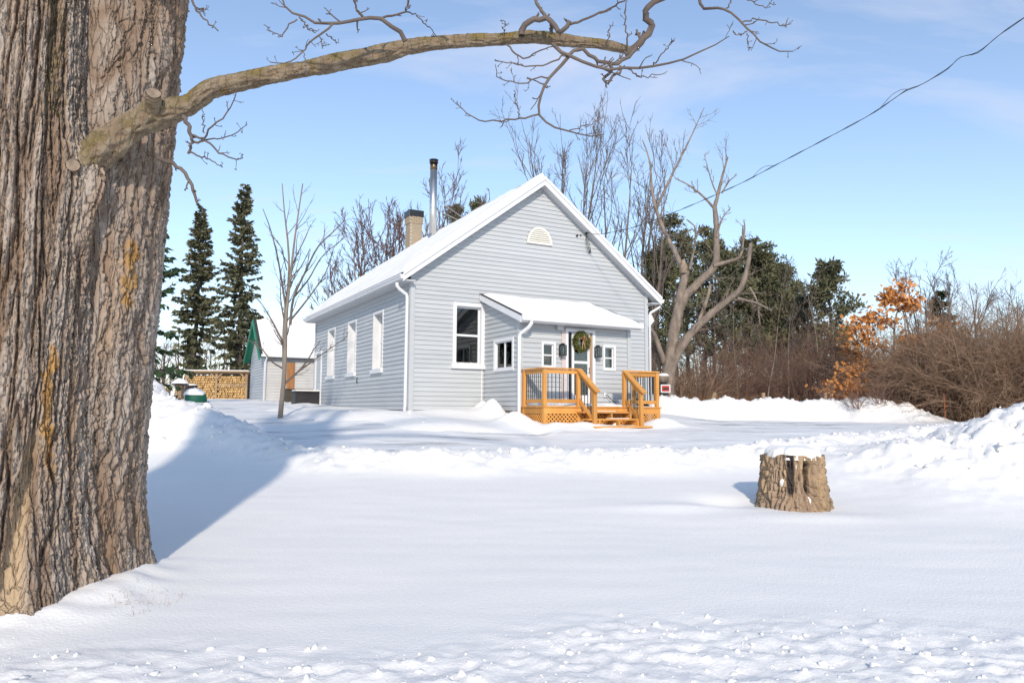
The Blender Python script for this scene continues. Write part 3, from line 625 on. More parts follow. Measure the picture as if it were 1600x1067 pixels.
# side boards are cut to the sloping roof
z = ZB
while z < 4.75:
    ze = min(z+.125, 4.76)
    lim = lambda zz: max(PF, min(-.04, PF+(zz-3.93)/(4.82-3.95)*(-PF))) if zz > 3.93 else PF
    segs = [(lim(z), lim(ze), -.036, -.036, z, ze)]
    if ze > SWIN[2]+.005 and z < SWIN[3]-.005:
        segs = [(lim(z), lim(ze), SWIN[0], SWIN[0], z, ze), (SWIN[1], SWIN[1], -.036, -.036, z, ze)]
        if SWIN[2]-z > .015: segs.append((SWIN[0], SWIN[0], SWIN[1], SWIN[1], z, SWIN[2]))
        if ze-SWIN[3] > .015: segs.append((SWIN[0], SWIN[0], SWIN[1], SWIN[1], SWIN[3], ze))
    for p0, q0, p1, q1, za, zc in segs:
        f0, f1 = .024*(1-(za-z)/.125)+.004, .024*(1-(zc-z)/.125)+.004
        MB().hexa([pPL(p0, 0, za+.002), pPL(p1, 0, za+.002), pPL(p1, f0, za+.002), pPL(p0, f0, za+.002), pPL(q0, 0, zc), pPL(q1, 0, zc), pPL(q1, f1, zc), pPL(q0, f1, zc)]).build('siding_board', M['siding'], pside)
    z = ze
siding(pfront, pPF, PX0+.06, PX1-.06, ZB, 3.93, [PW1, PW2, (PD[0]-.09, PD[1]+.09, ZB-1, PD[3]+.09)])
MB().box((PX0-.045, PF-.05, ZB-.03), (PX0+.06, PF-.002, 3.93)).build('corner_board', M['siding'], house)
MB().box((PX0-.046, PF-.001, ZB-.03), (PX0-.003, PF+.07, 3.93)).build('corner_board', M['siding'], house)
MB().box((PX1-.06, PF-.05, ZB-.03), (PX1+.045, PF-.002, 3.93)).build('corner_board', M['siding'], house)
MB().box((PX0+.04, PF+.04, .8), (PX1-.04, .03, ZB-.004)).build('porch_foundation', M['concrete'], house)
MB().tube([(2.12, -.02, 4.78), (2.12, -.02, 1.62)], .016, 6).build('conduit', M['white'], house)
window(house, pPL, *SWIN, .03, mid='v', trim=.055, sill=False, proud=.045)
for h in (PW1, PW2): window(house, pPF, *h, .03, mid='h', trim=.04, sill=False, proud=.045)
# things inside the porch that show through its small panes
for a in (PW1, PW2):
    MB().box((a[0]-.1, PF+.35, 3.0), (a[0]+.24, PF+.37, 3.6)).build('hanging_cloth', M['teal'], house)
    MB().box((a[0]+.241, PF+.352, 2.2), (a[1]+.15, PF+.38, 3.6)).build('board', M['tan'], house)
MB().box((PX0+.13, -.10, ZB), (PX1-.13, -.05, 4.7)).build('inner_wall', M['glass_in'], house)
MB().box((PX0+.13, PF+.13, ZB), (PX1-.13, -.1, 1.74)).build('porch_floor', M['glass_in'], house)
# door: casing, storm door with rails and two panes
dr = MB()
for a, b, za, zb in ((PD[0]-.085, PD[0], 1.72, PD[3]), (PD[1], PD[1]+.085, 1.72, PD[3]), (PD[0]-.085, PD[1]+.085, PD[3], PD[3]+.085)): dr.box((a, PF-.06, za), (b, PF-.003, zb))
dcase = dr.build('door_frame', M['white'], house)
MB().box((PD[0]-.19, PF-.045, 1.74), (PD[0]-.088, PF-.003, 3.72)).build('casing_board', mat('pinkish_trim', (.62, .52, .50), (.57, .47, .45)), dcase)
sd_ = MB(); d0, d1 = PD[0]+.002, PD[1]-.002
for a, b, za, zb in ((d0+.12, d0+.19, 1.80, 3.69), (d1-.16, d1-.09, 1.80, 3.69), (d0+.19, d1-.16, 3.62, 3.69), (d0+.19, d1-.16, 2.86, 2.93), (d0+.19, d1-.16, 1.80, 2.02)): sd_.box((a, PF-.045, za), (b, PF-.01, zb))
door = sd_.build('door', M['white'], house)
for za, zb in ((2.02, 2.86), (2.93, 3.62)): MB().box((d0+.19, PF-.030, za), (d1-.16, PF-.024, zb)).build('pane', M['glass'], door)
MB().box((d0, PF-.008, 1.78), (d0+.119, PF+.02, 3.69)).build('side_light', M['black'], door)
MB().box((d1-.089, PF-.02, 1.78), (d1, PF+.02, 3.69)).build('door_edge', M['tan'], door)
MB().box((d0+.19, PF+.05, 1.78), (d1-.16, PF+.08, 3.69)).build('inner_door', M['glass_in'], door)
MB().tube([(d1-.125, PF-.045, 2.62), (d1-.125, PF-.09, 2.62), (d1-.125, PF-.09, 2.75), (d1-.125, PF-.045, 2.75)], .01, 6).build('handle', M['black'], door)
MB().box((3.27, PF-.13, 3.72), (3.46, PF-.034, 3.86)).build('vent_hood', M['soffit'], house, bevel=.01)
MB().box((4.78, PF-.07, 1.98), (4.86, PF-.034, 2.10)).build('outlet_box', M['white'], house, bevel=.008)
MB().tube([(4.82, PF-.075, 2.04), (4.86, PF-.12, 2.02), (4.98, PF-.14, 1.90), (5.12, PF-.18, 1.80), (5.30, PF-.2, 1.755), (5.5, PF-.25, 1.755)], .011, 6).build('power_lead', M['black'], house)
# porch roof
RX0, RX1, RY = 2.04, 5.82, PF-.36
def pr(x, y, up): return (x, y, 4.86+(y)*(4.86-4.00)/(-RY)+up)
mb = MB().hexa([pr(RX0, RY, -.10), pr(RX1, RY, -.10), pr(RX1, -.035, -.10), pr(RX0, -.035, -.10), pr(RX0, RY, 0), pr(RX1, RY, 0), pr(RX1, -.035, 0), pr(RX0, -.035, 0)])
prf = mb.build('porch_roof', M['soffit'], house)
MB().hexa([pr(RX0-.03, RY-.05, .003), pr(RX1+.03, RY-.05, .003), pr(RX1+.03, -.034, .003), pr(RX0-.03, -.034, .003), pr(RX0-.03, RY-.05, .028), pr(RX1+.03, RY-.05, .028), pr(RX1+.03, -.034, .028), pr(RX0-.03, -.034, .028)]).build('shingles', M['shingle'], prf)
MB().box((RX0-.02, RY-.12, 3.86), (RX1+.02, RY-.004, 4.02)).build('gutter', M['white'], prf, bevel=.02)
MB().box((RX0-.01, RY-.001, 3.83), (RX1+.01, RY+.10, 3.92)).build('fascia', M['white'], prf)
for x in (RX0-.024, RX1+.002):
    MB().hexa([pr(x, RY, -.17), pr(x+.022, RY, -.17), pr(x+.022, -.04, -.17), pr(x, -.04, -.17), pr(x, RY, .0), pr(x+.022, RY, .0), pr(x+.022, -.04, .0), pr(x, -.04, .0)]).build('rake_board', M['white'], prf)
MB().box((RX0, RY+.10, 3.895), (RX1, PF-.05, 3.915)).build('soffit', M['soffit'], prf)
nu, nv = 90, 60; U, Vv = np.meshgrid(np.linspace(0, 1, nu), np.linspace(0, 1, nv))
Xx = RX0+.03+U*(RX1-RX0-.1-.25*Vv*0); Yy = RY-.02+Vv*(-RY-.10)
edge = np.minimum(np.minimum(sst(0, .16, Xx-RX0-.03), sst(0, .3, RX0+.03+(RX1-RX0-.1)-Xx)), np.minimum(sst(0, .12, Yy-RY+.02), sst(0, .25+.2*np.abs(pn(Xx*1.3, 0, 0, 4)), -.12-Yy)))
hh = (.075+.03*fbm(Xx*1.2, Yy*1.2, 0, 3, 95))*edge**.6+.003
T = np.stack([Xx, Yy, 4.86+Yy*(.86)/(-RY)+.03+hh], -1).reshape(-1, 3); i = np.arange(nv-1)[:, None]*nu; j = np.arange(nu-1)[None]
link('roof_snow', np_mesh('porch_snow', T, np.stack([i+j, i+j+1, i+j+nu+1, i+j+nu], -1).reshape(-1, 4), True), M['snow_soft'], prf)
MB().tube([(2.30, RY-.06, 3.88), (2.30, RY-.06, 3.80), (2.26, RY+.02, 3.70), (2.17, PF-.12, 3.58), (2.14, PF-.09, 3.50), (2.14, PF-.09, 2.0), (2.14, PF-.09, 1.55), (2.02, PF-.16, 1.42), (1.85, PF-.25, 1.33)], .05, 8).build('downspout', M['white'], house, True)

# ------------------------------------------------------------------ things on the house front
for xl, which in ((3.42, 'left jamb'), (4.54, 'right jamb')):
    lp = thing('wall_lantern', 'black wall lantern between the front door and the small window ' + ('beneath the vent hood' if xl < 4 else 'above the outlet box'), 'lantern', HW(xl, PF, 3.04), YAW, 'lanterns flanking the front door')
    lp.scale = (.85, .9, .92)
    MB().box((-.055, -.034-.02, .03), (.055, -.034, .33)).build('backplate', M['black'], lp, bevel=.004)
    MB().lathe([(.015, .30), (.115, .315), (.115, .325), (.05, .36), (.02, .365)], (0, -.15, 0), 4).build('cap', M['black'], lp)
    MB().box((-.085, -.235, 0), (.085, -.065, .02)).build('base', M['black'], lp)
    for a in (-1, 1):
        for b2 in (-1, 1): MB().box((a*.078-.009, -.15+b2*.078-.009, .02), (a*.078+.009, -.15+b2*.078+.009, .31)).build('post', M['black'], lp)
    MB().box((-.066, -.216, .021), (.066, -.084, .30)).build('glass', M['glass'], lp)
    MB().lathe([(.014, .02), (.014, .14), (.004, .17)], (0, -.15, 0), 8).build('candle_bulb', M['lampglass'], lp)
    MB().box((-.02, -.07, .26), (.02, -.05, .30)).build('arm', M['black'], lp)
WS = .9
wr = thing('wreath', 'round green wreath with dried flowers hung on the front door', 'wreath', HW(4.03, PF-.06, 3.44), YAW)
wr.scale = (WS, WS, WS)
rng = np.random.RandomState(21)
def leaves(n, R0, R1, size, seed, ang=None):
    rng = np.random.RandomState(seed); t = rng.uniform(0, 2*np.pi, n) if ang is None else rng.normal(ang[0], ang[1], n)
    r = rng.uniform(R0, R1, n); y = -.03-rng.uniform(0, .10, n)*(1-np.abs((r-(R0+R1)/2)/(R1-R0)*1.6)); c = np.stack([r*np.cos(t), y, r*np.sin(t)], -1)
    d = unit(np.stack([np.cos(t)+rng.normal(0, .7, n), rng.normal(-.3, .4, n), np.sin(t)+rng.normal(0, .7, n)], -1)); w = unit(np.cross(d, rng.normal(size=(n, 3))))
    s = size*rng.uniform(.6, 1.3, n)[:, None]
    V = np.stack([c-d*s, c+w*s*.38, c+d*s, c-w*s*.38], 1).reshape(-1, 3); return V, np.arange(4*n).reshape(-1, 4)
link('greenery', np_mesh('greenery', *leaves(900, .14, .30, .055, 1)), M['leaf'], wr)
link('dried_flowers', np_mesh('dried_flowers', *leaves(130, .10, .22, .045, 2, (1.2, .9))), M['dried'], wr)
t = np.linspace(0, 2*np.pi, 40); P_ = np.stack([.2*np.cos(t), -.03+.01*np.sin(9*t), .2*np.sin(t)], -1); MB().tube(P_, .03, 8, False).build('twig_ring', M['brush'], wr)
for a in (-.06, .05): MB().tube([(.02, -.10, .02), (.02+a*.6, -.13, -.08), (.03+a, -.12, -.22)], [.018, .02, .012], 5).build('ribbon', M['dried'], wr)

# ------------------------------------------------------------------ deck with steps
deck = thing('front_deck', 'new orange cedar deck with steps, black balusters and lattice skirt', 'deck', (A0[0], A0[1], 0), YAW)
DX0, DX1, DF, DZ = 2.22, 5.80, -3.24, 1.72
nb = 9; bwid = (PF-.04-DF-.03)/nb
for i in range(nb):
    y = DF-.03+i*bwid; MB().box((DX0-.03, y, DZ-.035), (DX1+.03, y+bwid-.008, DZ)).build('deck_board', M['cedar'], deck)
MB().box((DX0, DF, DZ-.19), (DX1, DF+.04, DZ-.037)).build('rim_board', M['cedar'], deck)
MB().box((DX0, DF+.041, DZ-.19), (DX0+.04, PF-.05, DZ-.037)).build('rim_board', M['cedar'], deck)
MB().box((DX1-.04, DF+.041, DZ-.19), (DX1, PF-.05, DZ-.037)).build('rim_board', M['cedar'], deck)
posts = [(2.26, PF-.16), (2.26, DF+.05), (3.24, DF+.05), (4.66, DF+.05), (5.72, DF+.05), (5.72, PF-.16)]
for x, y in posts: MB().box((x-.047, y-.047, 1.0), (x+.047, y+.047, 2.60)).build('post', M['cedar'], deck, bevel=.006)
sp_y = DF-.60
for x in (3.28, 4.68): MB().box((x-.047, sp_y-.047, 1.0), (x+.047, sp_y+.047, 2.06)).build('post', M['cedar'], deck, bevel=.006)
def railing(p, q, z0=1.84, z1=2.56, nbal=8):
    p = np.array(p, float); q = np.array(q, float); d = (q-p)/np.linalg.norm(q-p); a, b = p+d*.048, q-d*.048
    MB().bar((*a, z1), (*b, z1), .038, .089).build('top_rail', M['cedar'], deck)
    MB().bar((*(p-d*.05), z1+.075), (*(q+d*.05), z1+.075), .14, .036).build('cap_rail', M['cedar'], deck)
    MB().bar((*a, z0), (*b, z0), .038, .089).build('bottom_rail', M['cedar'], deck)
    for k_ in range(nbal):
        c = a+(b-a)*(k_+.5)/nbal; MB().tube([(*c, z0+.03), (*c, z1-.03)], .010, 6).build('baluster', M['black'], deck)
railing(posts[0], posts[1], nbal=9); railing(posts[1], posts[2], nbal=8); railing(posts[3], posts[4], nbal=9); railing(posts[4], posts[5], nbal=9)
for x, xt in ((3.24, 3.28), (4.66, 4.68)):
    a = np.array((x, DF+.0, 2.60)); b_ = np.array((xt, sp_y-.12, 2.02))
    d = (b_-a)/np.linalg.norm(b_-a)
    MB().bar(a+np.array((0, 0, .03)), b_+np.array((0, 0, .06))+d*.03, .14, .036).build('stair_cap_rail', M['cedar'], deck)
    MB().bar(a+np.array((0, 0, -.045)), b_+np.array((0, .06, -.03)), .038, .089).build('stair_top_rail', M['cedar'], deck)
    a2, b2 = np.array((x, DF+.0, 1.88)), np.array((xt, sp_y+.03, 1.38))
    MB().bar(a2, b2, .038, .089).build('stair_bottom_rail', M['cedar'], deck)
    for k_ in range(4):
        f = (k_+.7)/4.6; c0, c1 = a2+(b2-a2)*f, a+(b_-a)*f; MB().tube([(c0[0], c0[1], c0[2]+.03), (c0[0], c0[1], c1[2]-.07)], .010, 6).build('baluster', M['black'], deck)
for k_, (y, z) in enumerate(((DF-.27, 1.55), (DF-.55, 1.38), (DF-.86, 1.205))):
    for j_ in range(2): MB().box((3.16-.02*k_, y+.135*j_, z), (4.82+.01*k_, y+.135*j_+.128, z+.038)).build('tread', M['cedar'], deck)
    if k_ < 2: MB().box((3.3+.5*k_, y+.05, z+.038), (4.2+.2*k_, y+.22, z+.055)).build('tread_snow', M['snow_soft'], deck, bevel=.008)
for x in (3.42, 4.0, 4.58):
    MB().prism([(x, DF-.0, 1.52), (x, DF-.0, 1.28), (x, DF-.82, 1.05), (x, DF-.82, 1.19), (x, DF-.60, 1.20), (x, DF-.58, 1.37), (x, DF-.30, 1.38), (x, DF-.28, 1.54)], (.04, 0, 0)).build('stringer', M['cedar'], deck)
def lattice(p, q, z0, z1):
    """crossed diagonal slats between two corners"""
    p = np.array(p, float); q = np.array(q, float); L = np.linalg.norm(q-p); d = (q-p)/L; H = z1-z0; mb = MB(); nrm = np.array((d[1], -d[0]))
    s = -H
    while s < L:
        for sg, off in ((1, 0), (-1, .008)):
            a0, a1 = s, s+H
            za, zb = (z0, z1) if sg > 0 else (z1, z0)
            t0 = max(0, (0-a0)/(H)); t1 = min(1, (L-a0)/H)
            if t1-t0 < .05: continue
            A_, B__ = a0+H*t0, a0+H*t1; ZA, ZB_ = za+(zb-za)*t0, za+(zb-za)*t1
            P, Q_ = p+d*A_+nrm*off, p+d*B__+nrm*off; mb.bar((*P, ZA), (*Q_, ZB_), .034, .006, up=(nrm[0], nrm[1], 0)) if False else mb.bar((*P, ZA), (*Q_, ZB_), .006, .036)
        s += .108
    o = mb.build('lattice_panel', M['cedar'], deck); o['kind'] = 'stuff'
lattice((DX0, DF+.02), (3.2, DF+.02), .95, 1.53); lattice((3.2, DF+.02), (4.7, DF+.02), .95, 1.53); lattice((4.7, DF+.02), (DX1, DF+.02), .95, 1.53); lattice((DX0+.02, PF-.05), (DX0+.02, DF+.03), .95, 1.53)
lattice((DX1-.02, DF+.03), (DX1-.02, PF-.05), .95, 1.53)
# snow lying on the deck
n = 40; U, Vv = np.meshgrid(np.linspace(0, 1, 70), np.linspace(0, 1, 30)); Xx = DX0+.05+U*(DX1-DX0-.1); Yy = DF+.06+Vv*(PF-.06-DF-.06)
hh = np.maximum(0, .045+.05*fbm(Xx*2, Yy*2, 0, 3, 44)+.05*sst(.5, 1, Vv))*np.minimum(1, 9*np.minimum(np.minimum(U, 1-U), np.minimum(Vv, 1.3-Vv)))*sst(.0, .25, np.hypot((Xx-4.03)/.5, (Yy-PF)/1.0)-.4)
i = np.arange(29)[:, None]*70; j = np.arange(69)[None]
link('deck_snow', np_mesh('deck_snow', np.stack([Xx, Yy, DZ-.004+hh], -1).reshape(-1, 3), np.stack([i+j, i+j+1, i+j+71, i+j+70], -1).reshape(-1, 4), True), M['snow_soft'], deck)
# boots standing by the right railing
for k_, (x, y) in enumerate(((5.42, DF+.35), (5.56, DF+.40))):
    bt = thing('boot', 'small black snow-flecked boot standing on the deck behind the railing', 'boot', HW(x, y, DZ), YAW+.3, 'boots left on the deck')
    MB().prism([(-.05, -.15, .03), (-.05, .11, .03), (-.05, .12, .10), (-.05, .11, .24), (-.05, .0, .24), (-.05, -.01, .12), (-.05, -.13, .09)], (.10, 0, 0)).build('upper', M['black'], bt, bevel=.02)
    MB().box((-.056, -.16, 0), (.056, .125, .032)).build('sole', M['darkbox'], bt, bevel=.01)

# ------------------------------------------------------------------ the old maple in the foreground
TX, TY = TRUNK
maple = thing('maple_tree', 'massive old maple trunk with furrowed bark, orange lichen and one long limb', 'tree', (TX, TY, gz(TX, TY+1.2)-.1))
MO = np.array([TX, TY, maple.location.z])
nt, nz = 760, 620
th = np.linspace(0, 2*np.pi, nt, endpoint=False); zz = np.concatenate([np.linspace(-.15, 5.7, nz-40), np.linspace(5.72, 6.9, 40)])
T_, Z_ = np.meshgrid(th, zz); DXr, DYr = np.cos(T_), np.sin(T_)
def lobe(cx, cy, R):
    b = cx*DXr+cy*DYr; disc = R*R-(cx*cx+cy*cy-b*b); return np.where(disc > 0, b+np.sqrt(np.maximum(disc, 0)), 0)
zc = np.clip(Z_, 0, 6)
r1 = lobe(-.15-.03*zc, -.12, .80-.016*zc+.05*np.exp(-((zc-2.6)/.8)**2)); r2 = lobe(.31+.045*zc, .40, .46+.03*np.exp(-zc/.8))
kk = 34.0; R = np.log(np.exp(kk*r1)+np.exp(kk*r2))/kk-.02
# root flare in uneven buttresses
fl = .5+.5*np.cos(T_*7+1.3*np.sin(T_*2)+.6); fl = .45*fl+.55*(.5+.5*pn(DXr*2.2, DYr*2.2, 0, 4))
R = R+np.exp(-np.maximum(Z_, -.1)/.30)*(.06+.26*fl)+.03*fl*np.exp(-Z_/1.4)
# burl and swelling where old limbs were
def bump_at(ang, zb, sa, sz, h):
    da = (T_-ang+np.pi) % (2*np.pi)-np.pi; return h*np.exp(-(da/sa)**2-((Z_-zb)/sz)**2)
R = R+bump_at(-1.75, 2.55, .25, .22, .07)+bump_at(-1.45, 2.35, .12, .10, -.05)+bump_at(-2.1, 2.7, .2, .3, .05)+bump_at(-.6, 3.4, .25, .4, .07)
_q = at(138, 262, 5.98)-MO; _a = math.atan2(_q[1], _q[0]); R = R+bump_at(_a, _q[2]-.10, .17, .26, .17)+bump_at(_a-.03, _q[2]-.45, .13, .5, .08)
R = R*np.interp(Z_, [0, 5.5, 6.2, 6.9], [1, 1, .78, .5])
# bark: long plates with deep furrows between; grain follows a slow swirl
arc = R*0+.85; gx = T_*.85+.10*pn(DXr*1.5, DYr*1.5, Z_*.6, 9)+.05*Z_+.20*np.exp(-Z_/.5)*0
wx = .04*pn(DXr*4, DYr*4, Z_*1.2, 10)+.014*pn(DXr*14, DYr*14, Z_*6, 12)
# periodic in angle: sample on the circle scaled by frequency
def ring(fr, fz, s, ph=0): return pn((np.cos(T_+wx)*fr)+ph, np.sin(T_+wx)*fr, Z_*fz+.4*pn(DXr*3, DYr*3, Z_*1.5, s+40), s)
f1 = np.abs(ring(6.5, .45, 1)); f2 = np.abs(ring(13, .9, 2)); f3 = np.abs(ring(28, 2.6, 3)); f4 = ring(50, 22, 5)
plate = np.minimum(1, f1/.13); plate2 = np.minimum(1, f2/.13); plate3 = np.minimum(1, f3/.16)
saw = lambda v: v*3.2-np.floor(v*3.2)
flake = saw(ring(6, .5, 21)+.10*f4)*.6+saw(ring(12, 1.5, 23)+.1*f4)*.4
crossc = np.minimum(1, np.abs(ring(9, 7, 6))/.10)
bark = .070*plate**.6+.038*plate2**.7+.018*plate3+.008*f4+.014*crossc*plate2+.038*flake+.006*pn(DXr*45, DYr*45, Z_*16, 33)
bare = np.exp(-((((T_-(-.74-.12*(1.2-Z_))+np.pi) % (2*np.pi)-np.pi))/(.055+.05*np.exp(-Z_/.4)))**4)*sst(1.45, 1.0, Z_)*sst(-.1, .05, Z_)
bark = bark*(1-.75*bare)+.02*bare*0
R = R+bark*np.interp(Z_, [-.2, .0, .3], [.5, .8, 1])-.05
inner_shade = np.clip(1.25-np.minimum(1, f1/.20)*np.minimum(1, f2/.20)**.7*np.minimum(1, f3/.12)**.35-.25*flake, 0, 1)  # brown of the deep bark, darkened further as painted furrow shade
tone = np.clip(.5+.9*ring(7, 1.1, 27)+.5*ring(16, 3.5, 28)+.35*pn(DXr*40, DYr*40, Z_*14, 29), 0, 1); warm = np.clip(ring(4.5, .9, 30)*1.6-.15+.5*ring(14, 3, 31), 0, 1)
nl = .5+.5*fbm(DXr*16, DYr*16, Z_*9, 4, 16, .65)
da = lambda a: (T_-a+np.pi) % (2*np.pi)-np.pi
lich = np.exp(-(da(-.56+.06*np.sin(Z_*3))/.085)**2)*sst(2.15, 1.85, Z_)*sst(.75, 1.1, Z_)+.9*np.exp(-(da(.16)/.09)**2)*sst(3.1, 2.8, Z_)*sst(2.1, 2.4, Z_)+.6*np.exp(-(da(-.38)/.05)**2)*sst(1.9, 1.6, Z_)*sst(.9, 1.2, Z_)
lich = np.clip((lich*1.15+nl-1.10)*2.8, 0, 1)*np.minimum(1, plate2*.8+.1)
moss = np.clip((np.exp(-(da(-.72)/.25)**2)*sst(3.2, 4.0, Z_)*.9+nl-1.15)*3, 0, 1)*.6
V = np.stack([R*DXr, R*DYr, Z_], -1).reshape(-1, 3)
i = np.arange(nz-1)[:, None]*nt; j = np.arange(nt)[None]; j2 = (j+1) % nt
Q = np.stack([i+j, i+j2, i+nt+j2, i+nt+j], -1).reshape(-1, 4)
trunk = link('trunk', np_mesh('maple_trunk', V, Q, True, {'inner_shade': inner_shade, 'lichen': lich, 'bare': np.clip(bare, 0, 1), 'moss': moss, 'tone': tone, 'warm': warm}), M['maple'], maple)
def px(pts, Y0, Y1=None):
    """pixel polyline (u, v, radius px) -> points and radii, the distance running from Y0 to Y1"""
    Y1 = Y0 if Y1 is None else Y1; n = len(pts); P, Rr = [], []
    for k, p in enumerate(pts):
        Y = 1/((1-k/(n-1))/Y0+(k/(n-1))/Y1); P.append(at(p[0], p[1], Y)); Rr.append((p[2] if len(p) > 2 else 1.2)*Y/F_PX)
    return np.array(P), np.array(Rr)
def barky(P, Rr, nP, n, seed, amp=.12, attrs=True, origin=MO):
    """a limb with bark relief"""
    q, r = resample(P, Rr, nP); V, Q = tubes(q[None], r[None], n); V = V.reshape(nP, n, 3); c = q[:, None]; d = V-c
    L = np.linalg.norm(np.diff(q, axis=0), axis=1).cumsum(); L = np.concatenate([[0], L]); a = 2*np.pi*np.arange(n)/n
    f = np.abs(pn(np.cos(a)[None]*3.2, np.sin(a)[None]*3.2, L[:, None]*5, seed)); f2 = pn(np.cos(a)[None]*7, np.sin(a)[None]*7, L[:, None]*16, seed+1); f3 = pn(np.cos(a)[None], np.sin(a)[None], L[:, None]*3, seed+2)
    V = c+d*(1+amp*(np.minimum(1, f/.25)-.6)+amp*.5*f2+amp*.9*f3)[..., None]
    nl = .5+.5*fbm(V[..., 0]*7, V[..., 1]*7, V[..., 2]*7, 3, seed+5); upf = d[..., 2]/(np.linalg.norm(d, axis=-1)+1e-9)
    at_ = {'inner_shade': np.clip(.8-f*3, 0, 1).ravel(), 'lichen': np.clip((nl-.78)*4, 0, 1).ravel()*.5, 'bare': np.zeros(nP*n), 'tone': np.clip(.5+f2, 0, 1).ravel(), 'warm': np.zeros(nP*n), 'moss': np.clip((nl-.45+.25*upf)*2.5, 0, 1).ravel()}  # limb cracks too: crevice brown with shade put into the colour
    return V.reshape(-1, 3)-origin, Q, at_
LIMB = [(118, 470, 18), (112, 385, 25), (118, 315, 30), (140, 262, 31), (178, 220, 28), (210, 195, 26), (240, 180, 27), (268, 172, 23), (292, 164, 19), (315, 148, 19), (335, 137, 18), (400, 123, 17), (480, 107, 16), (560, 92, 16), (598, 84, 17), (635, 74, 14), (700, 66, 13), (780, 62, 13), (830, 59, 12), (890, 64, 11), (945, 70, 9), (985, 79, 7)]
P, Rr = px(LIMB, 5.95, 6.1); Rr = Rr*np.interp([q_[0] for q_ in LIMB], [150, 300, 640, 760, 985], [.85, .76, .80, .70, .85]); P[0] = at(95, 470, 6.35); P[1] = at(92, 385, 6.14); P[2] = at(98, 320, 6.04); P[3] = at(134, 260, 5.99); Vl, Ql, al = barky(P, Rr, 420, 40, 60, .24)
M['limb'] = M['maple'].copy(); M['limb'].name = 'limb_bark'
for nd in M['limb'].node_tree.nodes:
    if nd.type == 'BUMP' and nd.inputs['Height'].links and nd.inputs['Height'].links[0].from_node.type == 'MAP_RANGE': nd.inputs['Strength'].default_value = .55
    if nd.type == 'MIX' and nd.data_type == 'RGBA' and abs(nd.inputs[6].default_value[0]-.44) < .001: nd.inputs[6].default_value = (.28, .215, .135, 1); nd.inputs[7].default_value = (.16, .12, .075, 1)
    if nd.type == 'MATH' and nd.inputs[0].links and nd.inputs[0].links[0].from_node.type == 'ATTRIBUTE' and nd.inputs[0].links[0].from_node.attribute_name == 'tone': nd.inputs[1].default_value = .2
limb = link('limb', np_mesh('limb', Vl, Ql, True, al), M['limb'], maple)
LP, LR = P, Rr
for (u, v, Y, du, dv, rp, nm) in ((112, 266, 5.86, 2, -8, 11, 'stub'), (238, 178, 5.88, 2, -32, 12, 'stub')):
    a, b2 = at(u, v, Y+.08), at(u+du, v+dv, Y-.10); P, Rr = np.array([a, (a+b2)/2, b2]), np.array([1.15, 1, .92])*rp*Y/F_PX
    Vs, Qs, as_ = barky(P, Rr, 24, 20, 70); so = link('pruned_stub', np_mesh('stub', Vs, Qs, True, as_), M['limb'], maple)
    dd = unit(b2-a); c = b2-MO; MB().tube([c-dd*.004, c+dd*.004], Rr[-1]*.95, 18).build('cut_face', M['cut'], so)
def zpx(pts, x0, y0, sc, r0, r1, Y0, Y1=None):
    n = len(pts); return px([(x0+a/sc, y0+b/sc, r0+(r1-r0)*k/(n-1)) for k, (a, b) in enumerate(pts)], Y0, Y1)
ZA = lambda pts, r0, r1, Y0=5.75, Y1=None: zpx(pts, 240, 0, 3.077, r0, r1, Y0, Y1)
ZC = lambda pts, r0, r1, Y0=6.0, Y1=None: zpx(pts, 680, 0, 2.667, r0, r1, Y0, Y1)
